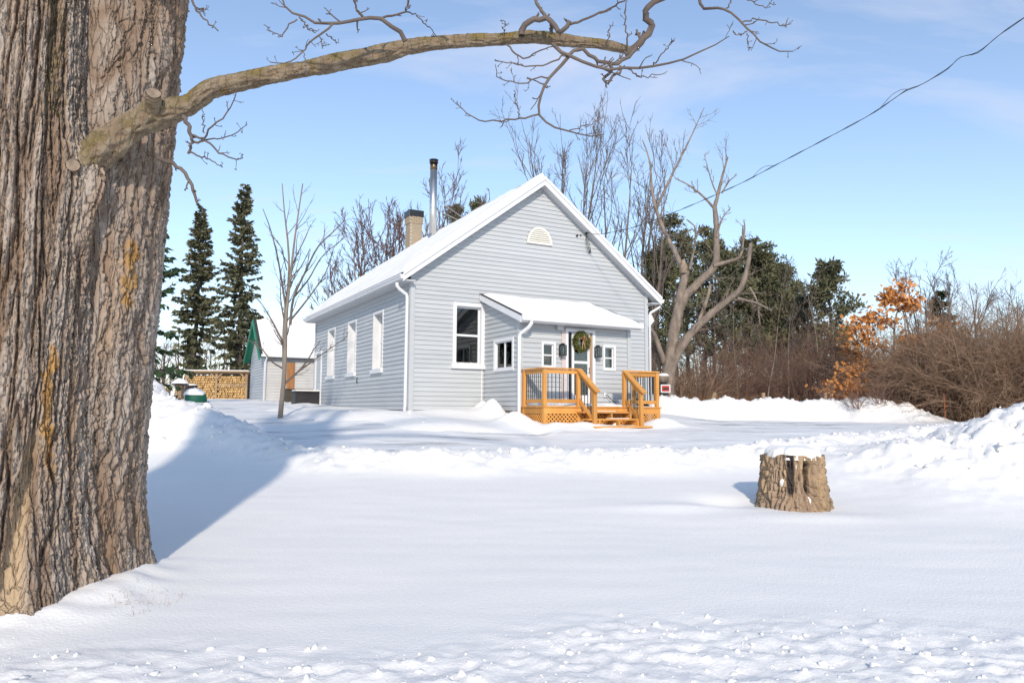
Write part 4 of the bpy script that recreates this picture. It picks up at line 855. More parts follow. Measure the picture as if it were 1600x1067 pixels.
TW = [ZA([(1210, 200), (1185, 150), (1140, 120), (1090, 98), (1020, 90), (940, 105), (860, 115), (780, 105), (720, 80), (650, 60), (625, 20), (615, -20)], 4.0, 1.2, 5.8, 5.5),
 ZA([(860, 118), (800, 170), (740, 210), (715, 260), (620, 310), (560, 300)], 1.8, .8, 5.6, 5.3), ZA([(690, 95), (640, 130), (610, 180), (530, 120)], 1.3, .7, 5.5, 5.4), ZA([(700, 80), (740, 130), (785, 152)], 1.2, .8, 5.5, 5.2),
 ZA([(800, 170), (805, 215), (830, 215)], 1.0, .6, 5.5, 5.3), ZA([(830, 165), (890, 210)], 1.0, .6, 5.5, 5.6), ZA([(722, 255), (735, 300), (735, 360)], .9, .5, 5.4, 5.3), ZA([(1020, 90), (985, 65), (970, 0), (965, -40)], 2.2, 1.2, 5.7, 5.9),
 ZA([(1090, 98), (1150, 75), (1210, 55), (1230, 0), (1240, -30)], 2.0, 1.1, 5.75, 6.1), ZA([(1215, 58), (1260, 70), (1300, 110), (1360, 175)], 1.2, .7, 5.9, 6.0),
 ZA([(140, 560), (165, 600), (175, 640), (185, 680), (165, 740)], 4.0, 2.0, 5.9, 6.0), ZA([(180, 650), (240, 665), (270, 620), (330, 570), (380, 500), (400, 430)], 2.0, .7, 6.0, 5.6), ZA([(185, 680), (260, 690), (330, 740), (400, 770), (430, 760)], 2.0, .7, 6.0, 5.7), ZA([(230, 670), (300, 670), (380, 650), (450, 600)], 1.4, .6, 6.0, 5.6), ZA([(245, 640), (230, 510)], 1.2, .6, 6.0, 5.9), ZA([(170, 735), (250, 760), (330, 800)], 1.6, .7, 6.0, 5.8), ZA([(20, 760), (110, 800), (170, 870), (200, 940), (212, 985)], 3.5, 2.0, 6.2, 6.2), ZA([(180, -30), (200, 45), (250, 95), (310, 150)], 2.0, 1.0, 6.0, 5.8),
 ZC([(360, 150), (368, 115), (385, 95), (420, 82), (460, 75), (490, 98), (520, 132), (550, 112), (560, 88)], 5.5, 3.5, 5.95, 5.8), ZC([(460, 75), (440, 40), (420, 0), (410, -40)], 3.2, 2.0, 5.9, 6.1), ZC([(555, 105), (640, 75), (720, 40), (780, 5), (820, -30)], 2.2, 1.0, 5.85, 5.5), ZC([(485, 92), (484, 140)], 3.0, 3.0, 5.9, 5.95),
 ZC([(790, 222), (830, 205), (860, 175), (890, 140), (905, 105), (885, 92), (873, 60), (885, 30), (910, 10), (960, -10)], 6.5, 4.5, 6.1, 5.9),
 ZC([(490, 185), (550, 230), (610, 258), (700, 285), (800, 287), (900, 280), (990, 260), (1060, 235), (1120, 205), (1180, 180), (1225, 152)], 3.2, .7, 5.95, 5.3), ZC([(555, 232), (600, 205), (650, 235), (720, 265), (790, 250), (835, 200)], 3.0, 3.0, 5.9, 5.95),
 ZC([(555, 238), (510, 285), (470, 335), (442, 400), (430, 470), (470, 520), (550, 548), (620, 565), (700, 560)], 3.0, .9, 5.9, 5.5), ZC([(428, 478), (350, 495), (270, 505), (180, 500), (130, 470), (85, 432)], 1.6, .7, 5.7, 5.4), ZC([(735, 262), (735, 290), (705, 330), (715, 350), (740, 320), (775, 300), (770, 275)], 2.6, 2.0, 5.8, 5.75),
 ZC([(300, 188), (370, 245), (440, 210), (490, 195)], 1.5, .9, 6.0, 5.9), ZC([(550, 235), (450, 270), (350, 275), (250, 255)], 1.5, .7, 5.9, 5.5), ZC([(480, 325), (430, 325), (370, 350), (290, 335), (258, 320), (250, 270)], 1.4, .6, 5.8, 5.5), ZC([(550, 548), (600, 535), (660, 510), (700, 490)], 1.0, .6, 5.6, 5.5), ZC([(350, 495), (340, 440), (328, 375)], 1.0, .5, 5.6, 5.5),
 ZC([(800, 287), (860, 320), (960, 305)], 1.3, .6, 5.8, 5.6), ZC([(900, 282), (940, 230), (1000, 160)], 1.4, .6, 5.7, 5.5), ZC([(800, 205), (800, 140), (790, 60), (800, 0)], 1.6, .7, 6.05, 5.8), ZC([(720, 190), (725, 130), (740, 100)], 1.2, .6, 6.0, 5.9), ZC([(285, 160), (290, 100), (270, 90)], 1.0, .6, 6.0, 5.9),
 ZC([(1090, -40), (1105, 0), (1120, 38), (1200, 35), (1215, 40), (1270, 95), (1320, 140), (1370, 185), (1430, 215), (1490, 215)], 2.8, .8, 5.6, 5.0), ZC([(1275, 95), (1350, 80), (1430, 105), (1485, 100)], 1.3, .6, 5.3, 5.1), ZC([(1215, 35), (1240, 0), (1250, -30)], 1.2, .8, 5.4, 5.4), ZC([(1300, 140), (1305, 210)], 1.0, .5, 5.3, 5.3), ZC([(1300, 130), (1260, 150), (1240, 130)], .9, .5, 5.3, 5.2), ZC([(1290, -10), (1360, 25), (1420, 20)], 1.0, .5, 5.2, 5.1)]
rng = np.random.RandomState(77)
pp = []; rr_ = []
for P, Rr in TW:
    q, r = resample(P, Rr, 14); pp.append(q); rr_.append(r)
pp = np.array(pp); rr_ = np.array(rr_); pp[:, 1:-1] += rng.normal(size=pp[:, 1:-1].shape)*.006
s1, q1 = kids(pp, rr_, 6, rng, .25, 1, (.5, 1.2), (.08, .24), .6, 5, .22, .10, .0022, .5)
s2, q2 = kids(s1, q1, 2, rng, .4, 1, (.4, .9), (.25, .5), .7, 4, .2, .10, .0018, .9)
big = rr_.max(1) > .011
v_, f_ = join([tubes(pp, np.maximum(rr_, .0028), 7), tubes(s1, np.maximum(q1, .0022), 4), tubes(s2, np.maximum(q2, .002)*np.array([1, 1, 1.3, 1.5]), 3 if False else 4)])
link('twigs', np_mesh('twigs', v_-MO, f_, True), M['twig'], maple)
# the fork and the limbs above the frame
top = []
for (ax, ay, dx_, dy_, ln, r) in ((-.35, -.1, -.5, -.15, 3.4, .30), (.30, .25, .35, .5, 3.2, .27), (-.1, .35, -.2, .7, 3.0, .25), (-.5, .2, -.9, .3, 2.6, .2)):
    b0 = MO+np.array([ax, ay, 5.7]); w = wander(b0[None], np.array([[dx_, dy_, 1.2]]), np.array([ln]), 10, rng, .10, .05)[0]; top.append((w, np.linspace(r, r*.45, 10)))
lp_ = np.array([MO+np.array([.25, .1, 5.2]), at(420, -120, 6.2), at(700, -150, 6.0), at(950, -110, 5.8), at(1088, -15, 5.6)]); lq, lr = resample(lp_, np.array([.15, .12, .09, .06, .02]), 10); top.append((lq, lr))
lq, lr = resample(np.array([MO+np.array([.4, -.1, 5.4]), at(480, -60, 5.8), at(640, -40, 5.6), at(700, -15, 5.6)]), np.array([.06, .03, .018, .010]), 10); top.append((lq, lr))
lq, lr = resample(np.array([MO+np.array([.2, .1, 6.0]), at(700, -260, 6.4), at(1000, -180, 6.2), at(1045, -15, 5.9)]), np.array([.12, .08, .05, .028]), 10); top.append((lq, lr))
tp = np.array([t_[0] for t_ in top]); tr_ = np.array([t_[1] for t_ in top])
c1, d1 = kids(tp[:4], tr_[:4], 4, rng, .5, 1, (.4, .9), (.4, .6), .45, 6, .15, .06, .02)
c2, d2 = kids(c1, d1, 4, rng, .3, 1, (.4, .9), (.35, .6), .5, 5, .2, .05, .006)
v_, f_ = join([tubes(tp, tr_, 14), tubes(c1, d1, 8), tubes(c2, d2, 5)])
link('upper_limbs', np_mesh('upper_limbs', v_-MO, f_, True), M['bark_grey'], maple)
# dry grass poking through the snow by the roots
g0 = []
for k_ in range(90):
    a = rng.uniform(-.45, .05); rr2 = rng.uniform(1.0, 1.45); g0.append((TX+.15+rr2*math.cos(a), TY+rr2*math.sin(a)*.9))
g0 = np.array(g0); gs = np.stack([g0[:, 0], g0[:, 1], ground(g0[:, 0], g0[:, 1])-.02], -1); gw = wander(gs, np.tile([0, 0, 1.0], (90, 1))+rng.normal(0, .5, (90, 3)), rng.uniform(.03, .09, 90), 4, rng, .3)
gr = link('dry_grass', np_mesh('dry_grass', *tubes(gw, np.tile([.0014, .0012, .0009, .0005], (90, 1)), 3)), M['grass']); gr['kind'] = 'stuff'

# ------------------------------------------------------------------ the stump
sx, sy = STUMP; sz = gz(sx, sy-.3)-.10
stump = thing('tree_stump', 'weathered split tree stump capped with snow in the open lawn', 'stump', (sx, sy, sz))
nt, nz = 260, 130; th = np.linspace(0, 2*np.pi, nt, endpoint=False); zz = np.linspace(0, 1, nz); T_, Z_ = np.meshgrid(th, zz); C_, S_ = np.cos(T_), np.sin(T_)
Ht = .80+.03*pn(C_*3, S_*3, 0, 2)+.05*np.clip(pn(C_*2.2, S_*2.2, 3, 5), -1, 0)
R = .305+.085*(1-Z_)**1.6+.06*np.exp(-Z_/.12)*(1+pn(C_*3, S_*3, 0, 7))
wv = .06*pn(C_*4, S_*4, Z_*1.5, 8)
f1 = np.abs(pn(np.cos(T_+wv)*4.5, np.sin(T_+wv)*4.5, Z_*.7, 9)); f2 = np.abs(pn(np.cos(T_+wv)*10, np.sin(T_+wv)*10, Z_*1.6, 10)); f3 = pn(np.cos(T_)*18, np.sin(T_)*18, Z_*6, 11); f4s = np.abs(pn(C_*7, S_*7, Z_*5, 12)); sws = (lambda v: v*3-np.floor(v*3))(pn(C_*3.5, S_*3.5, Z_*1.6, 13))
da = lambda a, w=1: ((T_-a+np.pi) % (2*np.pi)-np.pi)
hole = np.exp(-(da(-1.42)/.13)**2)*sst(.30, .5, Z_)*sst(.97, .82, Z_); hole2 = np.exp(-(da(-1.42)/.16)**2-((Z_-.30)/.12)**2)*.5
R = R+.06*np.minimum(1, f1/.12)+.035*np.minimum(1, f2/.14)+.012*f3+.022*np.minimum(1, f4s/.12)+.05*sws+.05*np.exp(-Z_/.2)*pn(C_*4, S_*4, 2, 17)-.20*hole-.10*hole2-.05
bark_ = np.clip((pn(C_*2.2, S_*2.2, Z_*1.2, 14)+.15-.5*(Z_-.4)+.35*np.exp(-(da(-2.5)/.5)**2))*3, 0, 1)
char = np.clip((np.exp(-(da(-2.0)/.13)**2)*sst(.25, .5, Z_)*1.3+hole*1.0+.4*pn(C_*8, S_*8, Z_*5, 15)-.32)*2.5, 0, 1)
V = np.stack([R*C_, R*S_, Z_*Ht], -1).reshape(-1, 3); i = np.arange(nz-1)[:, None]*nt; j = np.arange(nt)[None]; j2 = (j+1) % nt
Q = np.stack([i+j, i+j2, i+nt+j2, i+nt+j], -1).reshape(-1, 4)
sm = mat('stump_wood', (.54, .37, .22), (.30, .21, .13), scale=7, rough=.9, bump=.8, bscale=40, stretch=(1, 1, .18)); N, Lk = sm.node_tree.nodes, sm.node_tree.links; b = N['Principled BSDF']; src = b.inputs['Base Color'].links[0].from_socket
src = amix(src, 'bark_', (.31, .225, .165), .7); src = amix(src, 'char_', (.035, .03, .03), .95); Lk.new(src, b.inputs['Base Color'])
link('wood', np_mesh('stump', V, Q, True, {'bark_': bark_, 'char_': char}), sm, stump)
U, Vv = np.meshgrid(np.linspace(0, 1, 20), np.linspace(0, 2*np.pi, 60)); Rr2 = np.interp(Vv[:, 0], th, (R[-1])*.985)[:, None]*U; hh = .80+.03+.085*(1-U**4)+.02*pn(Rr2*np.cos(Vv)*4, Rr2*np.sin(Vv)*4, 0, 3)-.09*sst(.9, 1, U)
i = np.arange(59)[:, None]*20; j = np.arange(19)[None]
link('snow_cap', np_mesh('stump_snow', np.stack([Rr2*np.cos(Vv), Rr2*np.sin(Vv), hh], -1).reshape(-1, 3), np.stack([i+j, i+j+1, i+j+21, i+j+20], -1).reshape(-1, 4), True), M['snow_soft'], stump)
for (a, z, r) in ((-1.42, .20, .085), (-2.25, .45, .06), (-2.6, .52, .07), (-1.75, .66, .05)):
    Rm = float(np.interp(z/.7, zz, R[:, int((a % (2*np.pi))/(2*np.pi)*nt)])); v_ = IV*(1+.3*pn(IV[:, :1]*1.5, IV[:, 1:2]*1.5, IV[:, 2:]*1.5, int(z*50)))*np.array([r*.8, r*.6, r]); c = np.array([(Rm-.01)*math.cos(a), (Rm-.01)*math.sin(a), z]); link('snow_patch', np_mesh('snow_patch', v_+c, IF, True), M['snow_soft'], stump)

# ------------------------------------------------------------------ trees: builders
def tree_of(name, label, cat, x, y, group=None, z=None):
    return thing(name, label, cat, (x, y, (gz(x, y) if z is None else z)-.05), 0, group)
def bare_tree(t, H, r, seed, fork=.35, spread=.35, n1=7, n2=7, n3=5, mat_=None, tmat=None, lean=(0, 0), stems=1, rmin=.006, up=.06, upright=None):
    """trunk with rising limbs, branches and twigs; parts trunk and branches"""
    rng = np.random.RandomState(seed); mat_ = mat_ or M['twig']; tmat = tmat or M['bark_grey']
    st = np.zeros((stems, 3)); d = np.stack([lean[0]+rng.normal(0, .02+.09*(stems > 1), stems), lean[1]+rng.normal(0, .02+.09*(stems > 1), stems), np.ones(stems)], -1)
    st[:, :2] = rng.normal(0, .12*(stems > 1), (stems, 2))
    tr = wander(st, d, np.full(stems, H)*rng.uniform(.85, 1, stems), 14, rng, .045, .03); rad = r*np.linspace(1, .12, 14)[None]*rng.uniform(.7, 1, (stems, 1))
    rad[:, 0] *= 1.25
    link('trunk', np_mesh('trunk', *tubes(tr, rad, 10), True), tmat, t)
    b1, r1 = kids(tr, rad, n1, rng, fork, .97, (spread*.6, spread*1.5), (.35, .6), .55, 8, .10, up, rmin*1.6)
    b2, r2 = kids(b1, r1, n2, rng, .2, 1, (.3, .8), (.3, .55), .55, 6, .13, up, rmin*1.2)
    b3, r3 = kids(b2, r2, n3, rng, .2, 1, (.3, .8), (.3, .6), .6, 4, .15, up, rmin)
    v, f = join([tubes(b1, r1, 6), tubes(b2, r2, 4), tubes(b3, r3, 3 if False else 4)])
    link('branches', np_mesh('branches', v, f, True), mat_, t)
    return t
def sprays(base, dirs, L, w, rng):
    """flat needle sprays: kite-shaped leaves from base along dirs"""
    n = len(base); s = unit(np.cross(dirs, rng.normal(size=(n, 3)))); L = np.asarray(L)[:, None]; w = np.asarray(w)[:, None]
    V = np.stack([base, base+dirs*L*.45+s*w, base+dirs*L, base+dirs*L*.45-s*w], 1).reshape(-1, 3); return V, np.arange(4*n).reshape(-1, 4)
def spruce(t, H, R, seed, mat_, low=.08, dens=1.0, ragged=.5, spray=.22, trunk_r=.16, snowy=False):
    """narrow spire: drooping boughs in uneven whorls, needle sprays on every bough"""
    rng = np.random.RandomState(seed)
    tr = wander(np.zeros((1, 3)), np.array([[0, 0, 1.0]]), np.array([H]), 14, rng, .012, .05); rad = trunk_r*np.linspace(1, .06, 14)[None]
    link('trunk', np_mesh('trunk', *tubes(tr, rad, 9), True), M['bark_dark'], t)
    n = int(H*13*dens); h = low+(1-low)*rng.uniform(0, 1, n)**.85
    gapf = sst(-.25, .45, pn(h*7, np.zeros(n), 0, seed) + rng.normal(0, .25, n)+.3)
    Lb = R*(1-h)**.75*(.55+.45*rng.uniform(size=n))*(1-ragged+ragged*gapf)+.16
    a = rng.uniform(0, 2*np.pi, n); x = np.interp(h*H, tr[0, :, 2], tr[0, :, 0]); y = np.interp(h*H, tr[0, :, 2], tr[0, :, 1])
    st = np.stack([x, y, h*H], -1); d = np.stack([np.cos(a), np.sin(a), .25-.75*(1-h)], -1)
    b = wander(st, d, Lb, 6, rng, .10, .06); br = (.006+.012*Lb[:, None])*np.linspace(1, .3, 6)[None]
    m_ = 26; tt = rng.uniform(.12, 1, (n, m_)); xx = tt*5; ii = np.minimum(xx.astype(int), 4); ff = (xx-ii)[..., None]; bi = np.arange(n)[:, None]
    p = b[bi, ii]*(1-ff)+b[bi, ii+1]*ff; dd = unit(b[bi, ii+1]-b[bi, ii]); side = unit(np.cross(dd, np.array([0, 0, 1.0])))*rng.choice([-1, 1], (n, m_))[..., None]
    dv = unit(dd*.6+side*rng.uniform(.1, 1, (n, m_))[..., None]+np.array([0, 0, -.45])+rng.normal(0, .25, (n, m_, 3)))
    k = rng.uniform(size=(n, m_)) < (.35+.65*gapf[:, None])*np.clip(Lb[:, None]/.5, .3, 1)
    Ls = spray*rng.uniform(.6, 1.3, (n, m_))*(.7+.5*(1-h[:, None]))
    v, f = sprays(p[k], dv[k], Ls[k], Ls[k]*.22, rng); v2, f2 = sprays(p[k], unit(dv[k]+rng.normal(0, .4, dv[k].shape)), Ls[k]*.8, Ls[k]*.2, rng)
    link('branches', np_mesh('boughs', *tubes(b, br, 4), True), M['bark_dark'], t)
    link('crown', np_mesh('crown', *join([(v, f), (v2, f2)])), mat_, t)
    return t
def pine(t, H, R, seed, low=.35, n=46, mat_=None, tuft=.26, trunk_r=.2, m_=7):
    """bare lower trunk, layered boughs ending in dense tufts"""
    rng = np.random.RandomState(seed); mat_ = mat_ or M['pine']
    tr = wander(np.zeros((1, 3)), np.array([[rng.normal(0, .03), rng.normal(0, .03), 1.0]]), np.array([H]), 14, rng, .02, .05); rad = trunk_r*np.linspace(1, .1, 14)[None]
    h = low+(1-low)*rng.uniform(0, 1, n)**.9; prof = np.sin(np.clip((h-low)/(1-low), 0, 1)**.7*np.pi*.86+.28)
    Lb = R*prof*rng.uniform(.6, 1.15, n)+.2; a = rng.uniform(0, 2*np.pi, n)
    st = np.stack([np.interp(h*H, tr[0, :, 2], tr[0, :, k]) for k in (0, 1)]+[h*H], -1); d = np.stack([np.cos(a), np.sin(a), .15+.5*h], -1)
    b = wander(st, d, Lb, 7, rng, .13, .05); br = (.008+.015*Lb[:, None])*np.linspace(1, .3, 7)[None]
    dn = int(12*H); hs = rng.uniform(.08, low+.15, dn); aa = rng.uniform(0, 2*np.pi, dn)   # dead snags lower down
    sn = wander(np.stack([np.interp(hs*H, tr[0, :, 2], tr[0, :, k]) for k in (0, 1)]+[hs*H], -1), np.stack([np.cos(aa), np.sin(aa), rng.uniform(-.2, .3, dn)], -1), rng.uniform(.3, 1.5, dn), 5, rng, .2)
    link('trunk', np_mesh('trunk', *tubes(tr, rad, 9), True), M['bark_dark'], t)
    link('branches', np_mesh('boughs', *join([tubes(b, br, 4), tubes(sn, np.tile(np.linspace(.016, .006, 5), (dn, 1)), 4)]), True), M['bark_dark'], t)
    sub, _ = kids(b, br, 6, rng, .3, 1, (.4, 1.0), (.25, .5), .6, 4, .15, .1)
    c = np.concatenate([sub[:, 2], sub[:, 3], b[:, -1], b[:, -2]])
    p = np.repeat(c, m_, 0)+rng.normal(0, tuft*.42, (len(c)*m_, 3))*np.array([1, 1, .6]); dv = unit(rng.normal(size=p.shape)+np.array([0, 0, .45]))
    Ls = tuft*rng.uniform(.6, 1.2, len(p)); link('crown', np_mesh('crown', *sprays(p, dv, Ls, Ls*.16, rng)), mat_, t)
    return t
def bush(t, H, R, seed, n=260, mat_=None, rr=.009, droop=-.03, n2=4):
    """thicket of arching twigs"""
    rng = np.random.RandomState(seed); a = rng.uniform(0, 2*np.pi, n); q = R*.55*np.sqrt(rng.uniform(size=n)); st = np.stack([q*np.cos(a), q*np.sin(a), np.zeros(n)], -1)
    d = np.stack([np.cos(a)*q/R*.9, np.sin(a)*q/R*.9, np.ones(n)], -1)+rng.normal(0, .25, (n, 3))
    b = wander(st, d, H*rng.uniform(.6, 1.15, n), 8, rng, .17, droop); br = rr*rng.uniform(.7, 1.4, (n, 1))*np.linspace(1.2, .45, 8)[None]
    c1, r1 = kids(b, br, n2, rng, .25, 1, (.3, .9), (.3, .6), .7, 5, .2, droop, rr*.5); c2, r2 = kids(c1, r1, 2, rng, .2, 1, (.4, 1), (.3, .7), .8, 4, .2, 0, rr*.45)
    if n < 40:
        link('stems', np_mesh('stems', *join([tubes(b, br, 4), tubes(c1, r1, 4), tubes(c2, r2, 4)])), mat_ or M['brush'], t); return t
    link('stems', np_mesh('stems', *tubes(b, br, 4), True), mat_ or M['brush'], t); link('twigs', np_mesh('twigs', *join([tubes(c1, r1, 3 if False else 4), tubes(c2, r2, 4)])), mat_ or M['brush'], t)
    return t
def at_base(u, Y): p = at(u, 640, Y); return float(p[0]), float(Y)
def height_to(v, u, Y, x, y): p = at(u, v, Y); return float(p[2]-gz(x, y))
def stand(u, vtop, Y): x, y = at_base(u, Y); return x, y, height_to(vtop, u, Y, x, y)

# ------------------------------------------------------------------ trees around the house
p = at(437, 652, 20.0); x, y = float(p[0]), 20.0
yt = tree_of('young_tree', 'slender leafless young tree standing between snowbank and house side', 'tree', x, y)
rng = np.random.RandomState(12); o = np.array([x, y, yt.location.z]); st = []
ZT_ = lambda pts, r0, r1, Y0=20.0, Y1=20.0: zpx(pts, 400, 280, 2.808, r0, r1, Y0, Y1)
for pts, r0, r1 in (([(105, 1060), (112, 980), (122, 880), (128, 760), (130, 640), (140, 520), (155, 400), (165, 300), (180, 190), (205, 20)], 4.1, .9), ([(124, 860), (122, 700), (130, 560), (145, 420), (140, 280), (125, 150), (115, 20)], 3.0, .7), ([(150, 640), (165, 520), (220, 400), (270, 300), (340, 230), (390, 180)], 2.2, .6), ([(150, 620), (200, 560), (260, 480), (310, 400), (345, 290)], 1.8, .5), ([(130, 560), (110, 430), (90, 320), (60, 210), (30, 130)], 1.8, .5), ([(120, 720), (80, 640), (40, 570), (5, 520)], 1.6, .5), ([(118, 830), (70, 800), (20, 740), (-60, 690)], 1.5, .5), ([(125, 900), (180, 850), (260, 790), (330, 740), (400, 690)], 1.3, .45), ([(140, 500), (160, 380), (215, 260), (240, 200)], 1.2, .5), ([(165, 520), (230, 440), (290, 340), (385, 260)], 1.5, .5), ([(135, 400), (110, 300), (70, 250)], 1.0, .4), ([(128, 640), (110, 540), (105, 420)], 1.5, .5)):
    P, Rr = ZT_(pts, r0, r1, 20.0, 20.0+rng.uniform(-.8, .8)*(r0 < 4)); q, r = resample(P, Rr, 14); st.append((q-o, r))
sp_ = np.array([a for a, b in st]); sr_ = np.array([b for a, b in st])
link('trunk', np_mesh('trunk', *tubes(sp_[:2], sr_[:2], 9), True), mat('young_bark', (.26, .215, .175), (.19, .155, .125), scale=8, rough=.9, stretch=(1, 1, .3)), yt)
k1, kr1 = kids(sp_, sr_, 9, rng, .15, 1, (.3, .8), (.10, .28), .5, 6, .12, .08, .006); k2, kr2 = kids(k1, kr1, 3, rng, .2, 1, (.3, .8), (.3, .6), .6, 4, .15, .05, .005)
link('branches', np_mesh('branches', *join([tubes(sp_[2:], np.maximum(sr_[2:], .008), 6), tubes(k1, kr1, 4), tubes(k2, kr2, 4)]), True), M['twig'], yt)

# old maple with broken limbs beyond the house
OY = 28.0; ox, oy = at_base(1043, OY)
old = tree_of('broken_maple', 'old bare maple with snapped top and long leaning limbs behind the deck', 'tree', ox, oy); o = np.array([ox, oy, old.location.z]); rng = np.random.RandomState(31)
ZO = lambda pts, r0, r1, Y0=OY, Y1=OY: zpx(pts, 990, 150, 2.176, r0, r1, Y0, Y1)
mains = [ZO([(108, 1090), (110, 1040), (116, 960), (128, 880), (140, 780), (160, 680), (178, 595)], 13.5, 5.5), ZO([(140, 800), (165, 700), (215, 640), (275, 578), (281, 500), (280, 420), (276, 380), (286, 340), (300, 280), (320, 208)], 7.5, 1.3, OY, 27.4), ZO([(125, 920), (170, 840), (230, 770), (300, 710), (362, 655), (388, 575), (398, 500)], 7.5, 2.5, OY, 26.5)]
limbs = [ZO([(276, 385), (240, 345), (190, 305), (140, 280)], 2.2, .8, 27.6, 27.2), ZO([(272, 577), (330, 560), (365, 540), (372, 440)], 3.8, 1.2, 27.7, 27.2), ZO([(355, 688), (420, 705), (470, 730)], 2.4, .9, 26.7, 26.0), ZO([(176, 605), (140, 530), (100, 450), (72, 370), (60, 300), (55, 220), (30, 150)], 4.5, .8, 28, 28.5), ZO([(76, 385), (130, 270), (190, 150), (240, 40)], 2.4, .6, 28.3, 28.5), ZO([(105, 905), (88, 860), (70, 810), (45, 775)], 5.0, 2.5, 28, 27.6), ZO([(222, 765), (250, 690), (262, 640)], 3.2, 2.2, 27.5, 27.5), ZO([(190, 590), (205, 520), (210, 450), (180, 420)], 2.2, .8, 28, 28.3), ZO([(282, 480), (300, 420), (330, 380)], 1.8, .6, 27.6, 27.4), ZO([(286, 340), (265, 290), (240, 200)], 1.5, .5, 27.5, 27.6), ZO([(300, 330), (325, 290), (350, 270)], 1.5, .5, 27.4, 27.3), ZO([(395, 650), (420, 700), (430, 780)], 1.6, .6, 26.5, 26.3), ZO([(370, 520), (378, 450), (375, 425)], 1.5, .8, 27.2, 27.2)]
mm = []
for k_, (P, Rr) in enumerate(mains):
    V, Q, _ = barky(P, Rr, 90, 16, 200+k_, .16, origin=o); mm.append((V, Q))
M['bark_old'] = mat('bark_old', (.30, .235, .185), (.17, .135, .11), scale=6, rough=.9, bump=.7, bscale=20, stretch=(1, 1, .4))
link('trunk', np_mesh('trunk', mm[0][0], mm[0][1], True), M['bark_old'], old)
for V, Q in mm[1:]: link('limb', np_mesh('limb', V, Q, True), M['bark_old'], old)
L_ = [resample(P-o, Rr, 12) for P, Rr in mains[1:]+limbs]; lp = np.array([a for a, b in L_]); lr = np.array([b for a, b in L_])
k1, kr1 = kids(lp, np.minimum(lr, .05), 9, rng, .25, 1, (.4, 1.1), (.12, .35), .4, 7, .15, .04, .010); k2, kr2 = kids(k1, kr1, 5, rng, .2, 1, (.4, .9), (.3, .6), .6, 4, .2, .03, .007)
link('branches', np_mesh('branches', *join([tubes(lp[2:], lr[2:], 8), tubes(k1, kr1, 4), tubes(k2, kr2, 4)]), True), M['bark_old'], old)
c = at(1036, 588, OY-.45)-o; MB().lathe([(.20, -.22), (.22, -.05), (.21, 0)], c, 14).build('cut_stub', M['bark_old'], old, True); MB().lathe([(.20, .0), (.23, .03), (.16, .10), (.02, .12)], c, 14).build('stub_snow', M['snow_soft'], old, True)
c = at(1068, 417, OY-.1)-o; MB().lathe([(.14, -.25), (.17, 0), (.11, .16), (.03, .30)], c, 8).build('splintered_top', M['cut'], old)
# signs nailed to it
p = at(1040, 607, OY-.50); sg = thing('trunk_sign', 'small red sign with white border nailed to broken maple trunk', 'sign', p)
MB().box((-.18, 0, -.15), (.18, .012, .15)).build('plate', M['white'], sg); MB().box((-.14, -.004, -.105), (.14, -.001, .105)).build('red_panel', M['red'], sg); MB().box((-.09, -.007, -.04), (.10, -.0045, .035)).build('dark_marking', M['darkbox'], sg)
p = at(1015, 500, OY-.9); sg = tag(MB().prism([(0, 0, -.30), (.19, 0, 0), (0, 0, .30), (-.19, 0, 0)], (0, .015, 0)).build('diamond_sign', M['vent']), 'pale blank diamond sign beside the broken maple and house corner', 'sign'); sg.location = p; sg.rotation_euler = (0, .12, .2)

# spruces beyond the maple trunk
for u, vt, Y, R, sd_, lab, m_ in ((371, 286, 51, 3.1, 41, 'tall narrow spruce standing free behind the woodpile shelter', 'spruce'), (297, 322, 53, 2.8, 42, 'ragged spruce with bare lower trunk left of the tallest spruce', 'spruce')):
    x, y, H = stand(u, vt, Y); spruce(tree_of('spruce_tree', lab.replace('left of', 'next to'), 'tree', x, y), H, R, sd_, M[m_], low=.06 if sd_ == 41 else .16, ragged=.75, spray=.38, trunk_r=.22, dens=1.6)
x, y = at_base(214, 26); spruce(tree_of('spruce_tree', 'dark green spruce mostly hidden behind the massive maple trunk', 'tree', x, y), 9.5, 2.4, 43, M['spruce_dark'], low=.05, ragged=.5, spray=.30)
# bare trees behind the house
for k_, (u, vt, Y, r, st_, sp) in enumerate(((560, 362, 46, .16, 3, .5), (600, 335, 48, .2, 4, .5), (648, 318, 46, .2, 3, .42), (690, 305, 50, .2, 2, .4), (545, 420, 52, .14, 2, .5))):
    x, y, H = stand(u, vt, Y); bare_tree(tree_of('bare_tree', 'reddish twiggy bare tree rising behind the snowy roof near the chimneys', 'tree', x, y, 'bare trees behind the roof'), H, r, 50+k_, .15, sp*1.2, 9, 7, 5, M['twig_red'], M['bark_grey'], stems=st_, rmin=.016, up=.10)
for u, vt, Y, sd_, lab in ((712, 322, 52, 61, 'brownish pine top showing over the roof ridge beside the stove pipe'), (747, 322, 56, 62, 'dark pine top showing over the roof ridge, higher up the slope')):
    x, y, H = stand(u, vt, Y); pine(tree_of('pine_tree', lab, 'tree', x, y), H, 1.7, sd_, .4, 40, M['spruce'] if sd_ == 61 else M['pine'], .34)
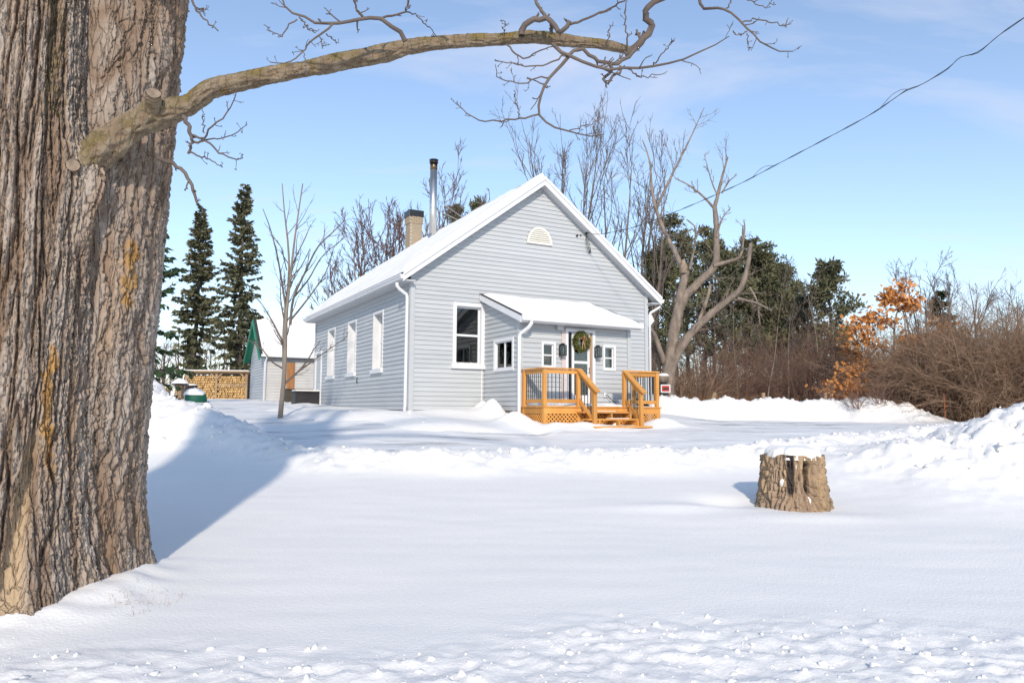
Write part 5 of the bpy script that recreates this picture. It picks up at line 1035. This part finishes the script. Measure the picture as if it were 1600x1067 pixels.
for k_, (u, vt, Y, r, st_, sp) in enumerate(((880, 195, 40, .17, 2, .26), (916, 182, 42, .2, 2, .24), (948, 225, 41, .16, 2, .28), (985, 215, 38, .16, 2, .24), (1012, 190, 40, .16, 1, .26))):
    x, y, H = stand(u, vt, Y); bare_tree(tree_of('bare_tree', 'tall upright bare tree growing behind the gable beside the broken maple', 'tree', x, y, 'tall bare trees behind the gable'), H, r, 70+k_, .3, sp, 7, 6, 4, M['twig'], mat('tall_bark', (.20, .155, .125), (.13, .10, .08), scale=5, rough=.9), stems=st_, rmin=.012, up=.12)
# pines beyond the fence line
for k_, (u, vt, Y, R) in enumerate(((1018, 395, 40, 2.4), (1058, 350, 42, 2.5), (1098, 362, 44, 2.4), (1140, 400, 42, 2.3), (1165, 388, 45, 2.2), (1192, 392, 43, 2.2), (1216, 388, 44, 2.0), (1240, 420, 46, 2.0), (1262, 470, 42, 1.6), (1035, 410, 50, 2.3), (1078, 380, 51, 2.4), (1120, 385, 50, 2.3), (1152, 415, 52, 2.2), (1180, 405, 51, 2.2), (1206, 408, 52, 2.2), (1228, 425, 50, 2.0), (1252, 450, 51, 1.8))):
    x, y, H = stand(u, vt, Y); pine(tree_of('pine_tree', 'tall dark pine in the row behind the broken maple', 'tree', x, y, 'pines behind the broken maple'), H, R*.8, 80+k_, .30, 48, None, .32, .17, 6)
x, y, H = stand(1303, 421, 40); pine(tree_of('pine_tree', 'slim pine standing apart between the pine row and the orange oak', 'tree', x, y), H, 1.5, 95, .30, 60, None, .32, .15)
x, y, H = stand(1477, 455, 44); spruce(tree_of('spruce_tree', 'dark spruce rising behind the big brown thicket by the oak', 'tree', x, y), H, 2.4, 96, M['spruce_dark'], .1, 1.0, .35, .42, .18)
for k_, (u, vt, Y, lab) in enumerate(((1532, 412, 36, 'spreading bare tree above the brown thicket'), (1582, 440, 38, 'low bare tree above the brown thicket at its far end'), (1440, 425, 42, 'thin straight bare saplings between oak and spruce'))):
    x, y, H = stand(u, vt, Y); bare_tree(tree_of('bare_tree', lab, 'tree', x, y), H, .12, 100+k_, .3, .55 if k_ < 2 else .2, 8, 6, 5, M['twig'], M['bark_dark'], stems=2 if k_ < 2 else 4, rmin=.009, up=.03 if k_ < 2 else .12)

# young oak keeping its orange leaves
x, y = at_base(1400, 29); oak = tree_of('oak_tree', 'young oak holding bright orange dead leaves beside the brown thicket', 'tree', x, y); o = np.array([x, y, oak.location.z]); rng = np.random.RandomState(33)
ZK = lambda pts, r0, r1, Y0=29, Y1=29: zpx(pts, 1280, 400, 3.81, r0, r1, Y0, Y1)
ob = [ZK([(480, 1020), (465, 900), (450, 720), (447, 560), (450, 400), (480, 280), (495, 190), (505, 120)], 2.6, .6), ZK([(455, 640), (400, 680), (330, 700), (250, 740), (150, 770), (60, 770)], 1.6, .5, 29, 27.5), ZK([(450, 580), (390, 560), (320, 520), (250, 460), (215, 450)], 1.3, .5, 29, 28), ZK([(450, 440), (400, 400), (330, 370), (250, 370)], 1.1, .5, 29, 28.3), ZK([(455, 620), (520, 610), (600, 580)], 1.2, .5, 29, 28), ZK([(460, 660), (540, 560), (620, 510), (700, 470), (780, 440)], 1.5, .5, 29, 27.5), ZK([(455, 640), (350, 640), (250, 620), (180, 560)], 1.3, .5, 29, 29.5), ZK([(470, 320), (430, 270), (405, 220)], .9, .4, 29, 28.6), ZK([(485, 300), (530, 300), (545, 260)], .9, .4, 29, 28.7), ZK([(458, 800), (380, 830), (290, 850)], 1.0, .4, 29, 28), ZK([(250, 740), (200, 780), (130, 820)], .9, .4, 28, 27.6), ZK([(450, 470), (520, 500), (540, 560)], .9, .4, 29, 28.5), ZK([(400, 680), (370, 660), (350, 690)], .9, .4, 28.8, 28.4), ZK([(330, 700), (250, 690), (190, 680)], .9, .4, 28.2, 28.0), ZK([(458, 850), (430, 870), (400, 880)], .8, .4, 29, 28.5)]
L_ = [resample(P-o, Rr, 12) for P, Rr in ob]; lp = np.array([a for a, b in L_]); lr = np.array([b for a, b in L_])
link('trunk', np_mesh('trunk', *tubes(lp[:1], lr[:1], 8), True), M['bark_grey'], oak)
k1, kr1 = kids(lp[1:], lr[1:], 6, rng, .35, 1, (.4, 1), (.2, .4), .5, 5, .2, .0, .006); k0, kr0 = kids(lp[:1], lr[:1], 8, rng, .6, 1, (.5, 1), (.04, .10), .4, 5, .2, .0, .006)
link('branches', np_mesh('branches', *join([tubes(lp[1:], lr[1:], 6), tubes(k1, kr1, 4), tubes(k0, kr0, 4)]), True), M['bark_grey'], oak)
c = np.concatenate([k1[:, 2], k1[:, 3], k1[:, 4], k0[:, 3], k0[:, 4], lp[1:, 3:].reshape(-1, 3), lp[1:, 4:].reshape(-1, 3)]); c = np.repeat(c, 8, 0)+rng.normal(0, .20, (len(c)*8, 3))*np.array([1, 1, .7]); d = unit(rng.normal(size=c.shape)+np.array([0, 0, -.5])); Ls = rng.uniform(.12, .24, len(c))
link('leaves', np_mesh('leaves', *sprays(c, d, Ls, Ls*.36, rng)), M['oakleaf'], oak)

# brown thickets along the far edge of the drive
for k_, (u, Y, H, R, n) in enumerate(((1460, 27, 3.0, 2.0, 380), (1510, 26, 3.9, 2.4, 460), (1560, 25.5, 3.7, 2.4, 460), (1615, 25, 3.5, 2.4, 420), (1668, 25, 3.3, 2.2, 300))):
    x, y = at_base(u, Y); bush(tree_of('thicket', 'dense brown bramble thicket beside the orange-leaved oak', 'bush', x, y, 'dense thickets beside the oak'), H, R, 120+k_, n, M['brush'], .010, -.06, 6)
rng = np.random.RandomState(9)
for k_, u in enumerate(np.linspace(1062, 1425, 17)):
    Y = 31+rng.uniform(-1, 5); x, y = at_base(u+rng.uniform(-8, 8), Y); H = rng.uniform(1.8, 4.2)
    bush(tree_of('shrub', 'leafless reddish brown shrub in the undergrowth below the pines' if k_ % 2 else 'leafless tan shrub in the undergrowth below the pines', 'bush', x, y, 'red shrubs below the pines' if k_ % 2 else 'tan shrubs below the pines'), H, 1.7, 140+k_, 75, M['brush_red'] if k_ % 2 else M['brush'], .010, -.01, 5)
for k_, (u, Y, H) in enumerate(((1340, 25.5, 1.0), (1375, 25.2, 1.1), (1405, 26, .9), (1300, 26.5, .8), (1430, 25.5, 1.0))):
    x, y = at_base(u, Y); bush(tree_of('small_shrub', 'small bare shrub poking from the snow in front of the oak', 'bush', x, y, 'small shrubs before the oak'), H, .5, 170+k_, 26, M['brush_red'], .008, .0, 3)
for k_, (u, Y, H) in enumerate(((1160, 32, 5.5), (1195, 31, 6.2), (1230, 31.5, 5.0), (1290, 31, 6.5), (1120, 33, 5.8))):
    x, y = at_base(u, Y); bare_tree(tree_of('sapling', 'pale thin sapling growing up through the undergrowth below the pines', 'tree', x, y, 'pale saplings in the undergrowth'), H, .05, 180+k_, .25, .5, 7, 5, 4, M['twig'], M['bark_grey'], lean=(rng.normal(0, .1), 0), rmin=.008)
for k_, (u, v, Y, hh, lean, lab) in enumerate(((1107, 634, 27.6, .75, .25, 'leaning weathered post stub sticking out of the far snowbank'), (1193, 632, 28.2, .55, .0, 'short pale post top among red shrubs at far snowbank'), (1290, 632, 27.5, .85, 0, 'upright pale post stub topped with snow below the slim pine'))):
    p = at(u, v, Y); t = thing('post_stub', lab, 'post', (p[0], p[1], gz(p[0], p[1])-.2)); MB().tube([(0, 0, 0), (lean*.5, 0, hh*.5+.2), (lean, 0, max(hh+.2, float(p[2])-t.location.z+.45))], [.10, .09, .07], 9).build('stake', M['oldwood'], t)
p = at(1476, 640, 24.5); t = tag(MB().tube([(0, 0, -.6), (.01, 0, .3), (.0, 0, .72)], .014, 7).build('marker_stake', M['orange']), 'thin orange marker stake standing before the thicket', 'stake'); t.location = (p[0], p[1], gz(p[0], p[1])+.1)
# tawny grass tufts behind the far bank
tu = []
for k_ in range(700):
    u = rng.choice([rng.uniform(1050, 1130), rng.uniform(1050, 1300)]); Y = 28.6+rng.uniform(0, 2.5); x, y = at_base(u, Y); tu.append((x, y))
tu = np.array(tu); gs = np.stack([tu[:, 0], tu[:, 1], ground(tu[:, 0], tu[:, 1])], -1); gw = wander(gs, np.tile([0, 0, 1.0], (700, 1))+rng.normal(0, .25, (700, 3)), rng.uniform(.5, 1.1, 700), 5, rng, .1, -.06)
o_ = link('tall_grass', np_mesh('tall_grass', *tubes(gw, np.tile([.012, .010, .008, .006, .003], (700, 1)), 3)), M['grass']); o_['kind'] = 'stuff'

# far woods that read as one mass
def woods(name, xs_, ys_, H, seed, mt, r=.05):
    rng = np.random.RandomState(seed); n = len(xs_); st = np.stack([xs_, ys_, ground(xs_, ys_)-.1], -1); tr = wander(st, np.tile([0, 0, 1.0], (n, 1))+rng.normal(0, .06, (n, 3)), H*rng.uniform(.7, 1.15, n), 8, rng, .05, .04)
    rad = r*rng.uniform(.6, 1.4, (n, 1))*np.linspace(1, .2, 8)[None]; b, br = kids(tr, rad, 12, rng, .1, 1, (.4, 1), (.2, .4), .5, 5, .15, .05, .014); c, cr = kids(b, br, 4, rng, .2, 1, (.4, .9), (.3, .6), .7, 4, .2, .03, .012)
    o = link(name, np_mesh(name, *join([tubes(tr, rad, 5), tubes(b, br, 4), tubes(c, cr, 4)])), mt); o['kind'] = 'stuff'
rng = np.random.RandomState(44)
woods('far_woods', np.concatenate([rng.uniform(-38, -20, 90), rng.uniform(8, 60, 170)]), np.concatenate([rng.uniform(58, 80, 90), rng.uniform(52, 80, 170)]), 6.0, 4, M['twig_red'], .09)

# ------------------------------------------------------------------ cable
CB = [(905, 367), (932, 366), (960, 362), (1000, 352), (1065, 327), (1150, 290), (1210, 259), (1290, 217), (1360, 179), (1400, 152), (1417, 141), (1440, 132), (1480, 108), (1500, 90), (1528, 82), (1560, 56), (1600, 28), (1700, -40), (1860, -150)]
y0 = HW(5.6, -.12, 7.03)[1]; P = []
p_start = HW(5.60, -.13, 7.04)
for k_, (u, v) in enumerate(CB):
    f = (u-905)/(1600-905); Y = 1/((1-f)/y0+f/12.0) if f < 1 else 1/((1-f)/y0+f/12.0); P.append(at(u, v, max(Y, 5)))
P[0] = p_start
q, r = resample(np.array(P), np.full(len(P), .012), 160); rng = np.random.RandomState(2); t = np.arange(160)
tw = np.stack([.012*np.sin(t*.9), .0*t, .012*np.cos(t*.9)], -1); tw[0] = 0
cb = thing('service_cable', 'black twisted overhead cable running up from the gable bracket', 'cable', P[0]); 
MB().tube(q-P[0]+tw*.4, .0065, 6).build('bare_wire', M['black'], cb); MB().tube(q-P[0]-tw*.4-np.array([0, 0, .008]), .0055, 6).build('insulated_wire', M['darkbox'], cb)
for u0 in (70, 104):
    loop = q[u0:u0+8]-P[0]+np.stack([np.zeros(8), np.zeros(8), .10*np.sin(np.linspace(0, np.pi, 8))], -1); MB().tube(loop, .005, 5).build('loose_loop', M['black'], cb)

# ------------------------------------------------------------------ the back yard: shed, woodpile, boxes
SY = 36.0; c0 = at(412, 625, SY)                    # the shed's near corner: its front runs along EX, its end along EY
shed = thing('garden_shed', 'grey sided shed with snowy roof and green gable trim behind the house', 'shed', (c0[0], c0[1], 0), YAW)
sz0 = float(c0[2])-.15; sh = float(at(412, 551, SY)[2]); swid, sdep = 4.6, 4.2; sap = sh+1.75
MB().box((0, 0, sz0), (swid, .12, sh)).build('front_wall', M['core'], shed); swl = MB().prism([(0, .121, sz0), (0, sdep, sz0), (0, sdep, sh), (0, sdep/2, sap-.1), (0, .121, sh)], (.12, 0, 0)).build('end_wall', M['core'], shed)
MB().prism([(swid-.12, .121, sz0), (swid-.12, sdep, sz0), (swid-.12, sdep, sh), (swid-.12, sdep/2, sap-.1), (swid-.12, .121, sh)], (.12, 0, 0)).build('end_wall', M['siding'], shed)
MB().box((.12, sdep-.12, sz0), (swid-.12, sdep, sh)).build('back_wall', M['siding'], shed)
z = sz0; sgw = mat('shed_siding', (.54, .53, .51), (.49, .48, .465), scale=2, rough=.7, vary=.03)
while z < sap-.2:
    ze = z+.14
    if ze < sh+.01:
        for a, b in ((.09, 1.02), (1.45, swid)): MB().hexa([(a, -.03, z+.002), (b, -.03, z+.002), (b, 0, z+.002), (a, 0, z+.002), (a, -.004, ze), (b, -.004, ze), (b, 0, ze), (a, 0, ze)]).build('siding_board', sgw, shed)
    w = lambda zz: sdep/2 if zz < sh else sdep/2*max(0, 1-(zz-sh)/(sap-.1-sh))
    a0, a1, b0, b1 = sdep/2-w(z), sdep/2+w(z), sdep/2-w(ze), sdep/2+w(ze)
    if a1-a0 > .1: MB().hexa([(-.03, a0, z+.002), (0, a0, z+.002), (0, a1, z+.002), (-.03, a1, z+.002), (-.004, b0, ze), (0, b0, ze), (0, b1, ze), (-.004, b1, ze)]).build('siding_board', M['siding'], shed)
    z = ze
MB().box((-.035, -.036, sz0), (.09, -.031, sh)).build('corner_board', M['white'], shed); MB().box((-.036, -.03, sz0), (-.031, .09, sh)).build('corner_board', M['white'], shed)
sdr = MB().box((1.05, -.04, sz0), (1.43, .0, sh-.45)).build('door', M['doorwood'], shed)
for z in (sz0+.3, sz0+.8, sz0+1.3): MB().box((1.07, -.055, z), (1.41, -.041, z+.4)).build('door_plank', M['doorwood'], sdr)
for s in (-1, 1):
    rp = lambda d, x, up: (x, sdep/2+s*d, sap-d*(sap-sh)/(sdep/2)+up)
    de = sdep/2+.3
    MB().hexa([rp(0, -.3, 0), rp(de, -.3, 0), rp(de, swid+.3, 0), rp(0, swid+.3, 0), rp(0, -.3, .09), rp(de, -.3, .09), rp(de, swid+.3, .09), rp(0, swid+.3, .09)]).build('roof', M['shingle'], shed)
    MB().hexa([rp(0, -.36, -.14), rp(de, -.36, -.14), rp(de, -.302, -.14), rp(0, -.302, -.14), rp(0, -.36, .10), rp(de, -.36, .10), rp(de, -.302, .10), rp(0, -.302, .10)]).build('green_fascia', M['green'], shed)
    MB().hexa([rp(.02, -.30, -.025), rp(de, -.30, -.025), rp(de, -.036, -.025), rp(.02, -.036, -.025), rp(.02, -.30, -.004), rp(de, -.30, -.004), rp(de, -.036, -.004), rp(.02, -.036, -.004)]).build('green_soffit', M['green'], shed)
    U, Vv = np.meshgrid(np.linspace(0, 1, 30), np.linspace(0, 1, 50)); D = U*(de+.02); Xx = -.15+Vv*(swid+.42); e = np.minimum(sst(0, .05, 1-U), np.minimum(sst(0, .09, Vv-.02-.04*np.abs(pn(D*3, 0, 0, 8))), sst(0, .04, 1-Vv)))
    hh = (.13+.04*fbm(D, Xx, 0, 3, 98))*e**.6+.004; i = np.arange(49)[:, None]*30; j = np.arange(29)[None]
    link('roof_snow', np_mesh('shed_snow', np.stack([Xx, sdep/2+s*D, sap-D*(sap-sh)/(sdep/2)+.09+hh], -1).reshape(-1, 3), np.stack([i+j, i+j+1, i+j+31, i+j+30], -1).reshape(-1, 4), True), M['snow_soft'], shed)
MB().box((-.25, -.42, sh-.22), (swid+.3, -.31, sh-.10)).build('gutter', M['white'], shed)
MB().tube([(.02, -.36, sh-.2), (.02, -.1, sh-.4), (.02, -.08, sz0)], .045, 8).build('downspout', M['white'], shed, True)

WY = 45.0; wa, wb = at(289, 622, WY), at(385, 622, WY); wz = float(wa[2])-.1; wl_ = float(np.linalg.norm((wb-wa)[:2])); whh = float(at(289, 580, WY)[2])-wz
ws = thing('woodshed', 'open timber firewood shelter with two filled bays and flat roof', 'shelter', (wa[0], wa[1], 0), 0.02)
for x in (.06, wl_/2, wl_-.06):
    for y in (0, 1.1): MB().box((x-.07, y-.07, wz-.2), (x+.07, y+.07, wz+whh-.1*(y > 0)-.04)).build('post', M['oldwood'], ws)
for x0, x1 in ((.06, .42), (wl_/2, wl_/2-.36), (wl_/2, wl_/2+.36), (wl_-.06, wl_-.42)): MB().bar((x0, -.08, wz+whh-.46), (x1, -.08, wz+whh-.10), .05, .09).build('brace', M['oldwood'], ws)
MB().box((-.1, -.09, wz+whh-.13), (wl_+.1, -.02, wz+whh-.035)).build('beam', M['oldwood'], ws); MB().box((wl_/2+.07, -.06, wz+whh*.48), (wl_-.13, -.02, wz+whh*.57)).build('rail', M['oldwood'], ws)
MB().hexa([(-.2, -.35, wz+whh-.03), (wl_+.2, -.35, wz+whh-.03), (wl_+.2, 1.4, wz+whh-.12), (-.2, 1.4, wz+whh-.12), (-.2, -.35, wz+whh+.03), (wl_+.2, -.35, wz+whh+.03), (wl_+.2, 1.4, wz+whh-.06), (-.2, 1.4, wz+whh-.06)]).build('roof', M['oldwood'], ws)
MB().hexa([(-.15, -.28, wz+whh+.032), (wl_+.15, -.28, wz+whh+.032), (wl_+.15, 1.35, wz+whh-.057), (-.15, 1.35, wz+whh-.057), (-.1, -.2, wz+whh+.09), (wl_+.1, -.2, wz+whh+.09), (wl_+.1, 1.3, wz+whh+.01), (-.1, 1.3, wz+whh+.01)]).build('roof_snow', M['snow_soft'], ws, bevel=.03)
MB().box((0, 1.12, wz-.2), (wl_, 1.16, wz+whh-.2)).build('back_boards', M['oldwood'], ws)
rng = np.random.RandomState(15); lm = []
for k_ in range(6):
    n = 7; a = np.sort(rng.uniform(0, 2*np.pi, n)) if k_ else np.linspace(0, 2*np.pi, 8)[:7]; prof = np.stack([np.cos(a), np.sin(a)], -1)*.5
    if k_ in (1, 3): prof = np.array([(-.5, -.35), (.5, -.4), (.15, .45), (-.2, .4)])
    if k_ in (2, 5): prof = np.array([(-.5, -.1), (-.1, -.5), (.45, -.3), (.5, .25), (0, .5)])
    lm.append(MB().prism([(x, 0, z) for x, z in prof], (0, .42, 0)).mesh('firewood_log')); lm[-1].materials.append(M['logend'])
for bay, (x0, x1) in enumerate(((.16, wl_/2-.10), (wl_/2+.10, wl_-.16))):
    cols, rows = 13, 10; dx_, dz_ = (x1-x0)/cols, (whh-.30)/rows
    for r_ in range(rows):
        for c_ in range(cols):
            if bay == 0 and r_ == rows-1 and c_ < 2: continue
            o = link('firewood_log', lm[rng.randint(6)]); w0 = dx_*rng.uniform(.9, 1.1)
            wdt, hgt = np.ptp([v.co.x for v in o.data.vertices]), np.ptp([v.co.z for v in o.data.vertices])
            ax = wa[0]+x0+(c_+.5+(.25 if r_ % 2 else -.2))*dx_; az = wz+.02+(r_+.5)*dz_
            o.location = (ax, wa[1]+rng.uniform(-.04, .10), az); o.scale = (dx_/wdt*1.02, 1, dz_/hgt*1.04); o.rotation_euler = (0, rng.choice([0, math.pi])+rng.normal(0, .12), 0)
            tag(o, 'split firewood log in the woodshed bay without a middle rail' if bay == 0 else 'split firewood log in the woodshed bay crossed by a rail', 'log', 'logs in open bay' if bay == 0 else 'logs in railed bay')
def boxy(name, label, cat, u0, u1, v0, v1, Y, dep, mt, snowcap=True, rz=YAW):
    a, b = at(u0, v1, Y), at(u1, v1, Y); h = float(at(u0, v0, Y)[2]-a[2]); w = float(np.linalg.norm((b-a)[:2]))/math.cos(rz)*.9; t = thing(name, label, cat, (a[0], a[1], float(a[2])-.15), rz)
    MB().box((0, 0, 0), (w, dep, h+.10)).build('body', mt, t, bevel=.02); MB().box((-.03, -.03, h+.101), (w+.03, dep+.03, h+.15)).build('lid', mt, t, bevel=.015)
    if snowcap: MB().box((0, 0, h+.15), (w, dep, h+.21)).build('lid_snow', M['snow_soft'], t, bevel=.03)
    return t
boxy('storage_box', 'black storage box with snow on its lid against the house wall', 'box', 461, 500, 611, 632, 27.6, .7, M['darkbox'])
boxy('hot_tub', 'dark brown tub with bluish lid standing before the shed wall', 'tub', 447, 490, 607, 626, 32.0, 1.2, mat('tub_brown', (.05, .04, .03), (.07, .055, .04), rough=.6), False)
# small things by the woodpile
p = at(306, 624, 30.0); gt = thing('covered_mound', 'round green covered object half buried in snow beside the woodshed', 'cover', (p[0], p[1], gz(p[0], p[1])-.1)); h = float(p[2])-gt.location.z+.42
prof = [(.42, 0), (.43, h*.35), (.38, h*.65), (.27, h*.88), (.10, h*.98), (.01, h)]; MB().lathe(prof, (0, 0, 0), 24).build('cover', M['tarp'], gt, True)
U, Vv = np.meshgrid(np.linspace(0, 1, 12), np.linspace(0, 2*np.pi, 40)); zz_ = h*(1-.45*U**2)+.05*(1-U); rr2 = np.interp(zz_-.02, [q_[1] for q_ in prof], [q_[0] for q_ in prof])*1.06*(U > 0)*np.clip(U*3, 0, 1); i = np.arange(39)[:, None]*12; j = np.arange(11)[None]
link('snow_top', np_mesh('cover_snow', np.stack([rr2*np.cos(Vv)-.05, rr2*np.sin(Vv)-.02, zz_+.03], -1).reshape(-1, 3), np.stack([i+j, i+j+1, i+j+13, i+j+12], -1).reshape(-1, 4), True), M['snow_soft'], gt)
p = at(299, 603, 36.0); fb = thing('fire_barrel', 'black drum with snow on top standing before the firewood', 'drum', (p[0], p[1], gz(p[0], p[1])-.1)); h = float(p[2])-fb.location.z
MB().lathe([(.28, 0), (.29, h*.3), (.28, h*.32), (.29, h*.6), (.28, h), (.30, h+.02)], (0, 0, 0), 20).build('drum', M['darkbox'], fb, True); MB().lathe([(.28, h+.021), (.27, h+.07), (.12, h+.10), (.01, h+.105)], (0, 0, 0), 20).build('snow_top', M['snow_soft'], fb, True)
p = at(281, 605, 34.0); bh = thing('stone_lantern', 'small dark stand with a pointed snowy roof near the woodshed', 'stand', (p[0], p[1], gz(p[0], p[1])-.1)); h = float(p[2])-bh.location.z+.2
MB().box((-.14, -.14, 0), (.14, .14, h-.1)).build('body', M['oldwood'], bh); MB().lathe([(.42, h-.1), (.40, h-.05), (.05, h+.2)], (0, 0, 0), 4).build('roof', M['darkbox'], bh); MB().lathe([(.40, h-.03), (.36, h+.05), (.03, h+.27)], (0, 0, 0), 4).build('roof_snow', M['snow_soft'], bh)
rng = np.random.RandomState(19)
for k_ in range(5):
    p = at(236+k_*7, 610-3*(k_ % 2), 31+.3*k_); o = link('split_log', lm[k_ % 6]); o.location = (p[0], p[1], float(p[2])); o.scale = (.35, 1.2, .30); o.rotation_euler = (rng.normal(0, .3), 0, rng.uniform(0, 3)); tag(o, 'snow-dusted log dumped on the bank by the maple trunk', 'log', 'loose logs on the bank')
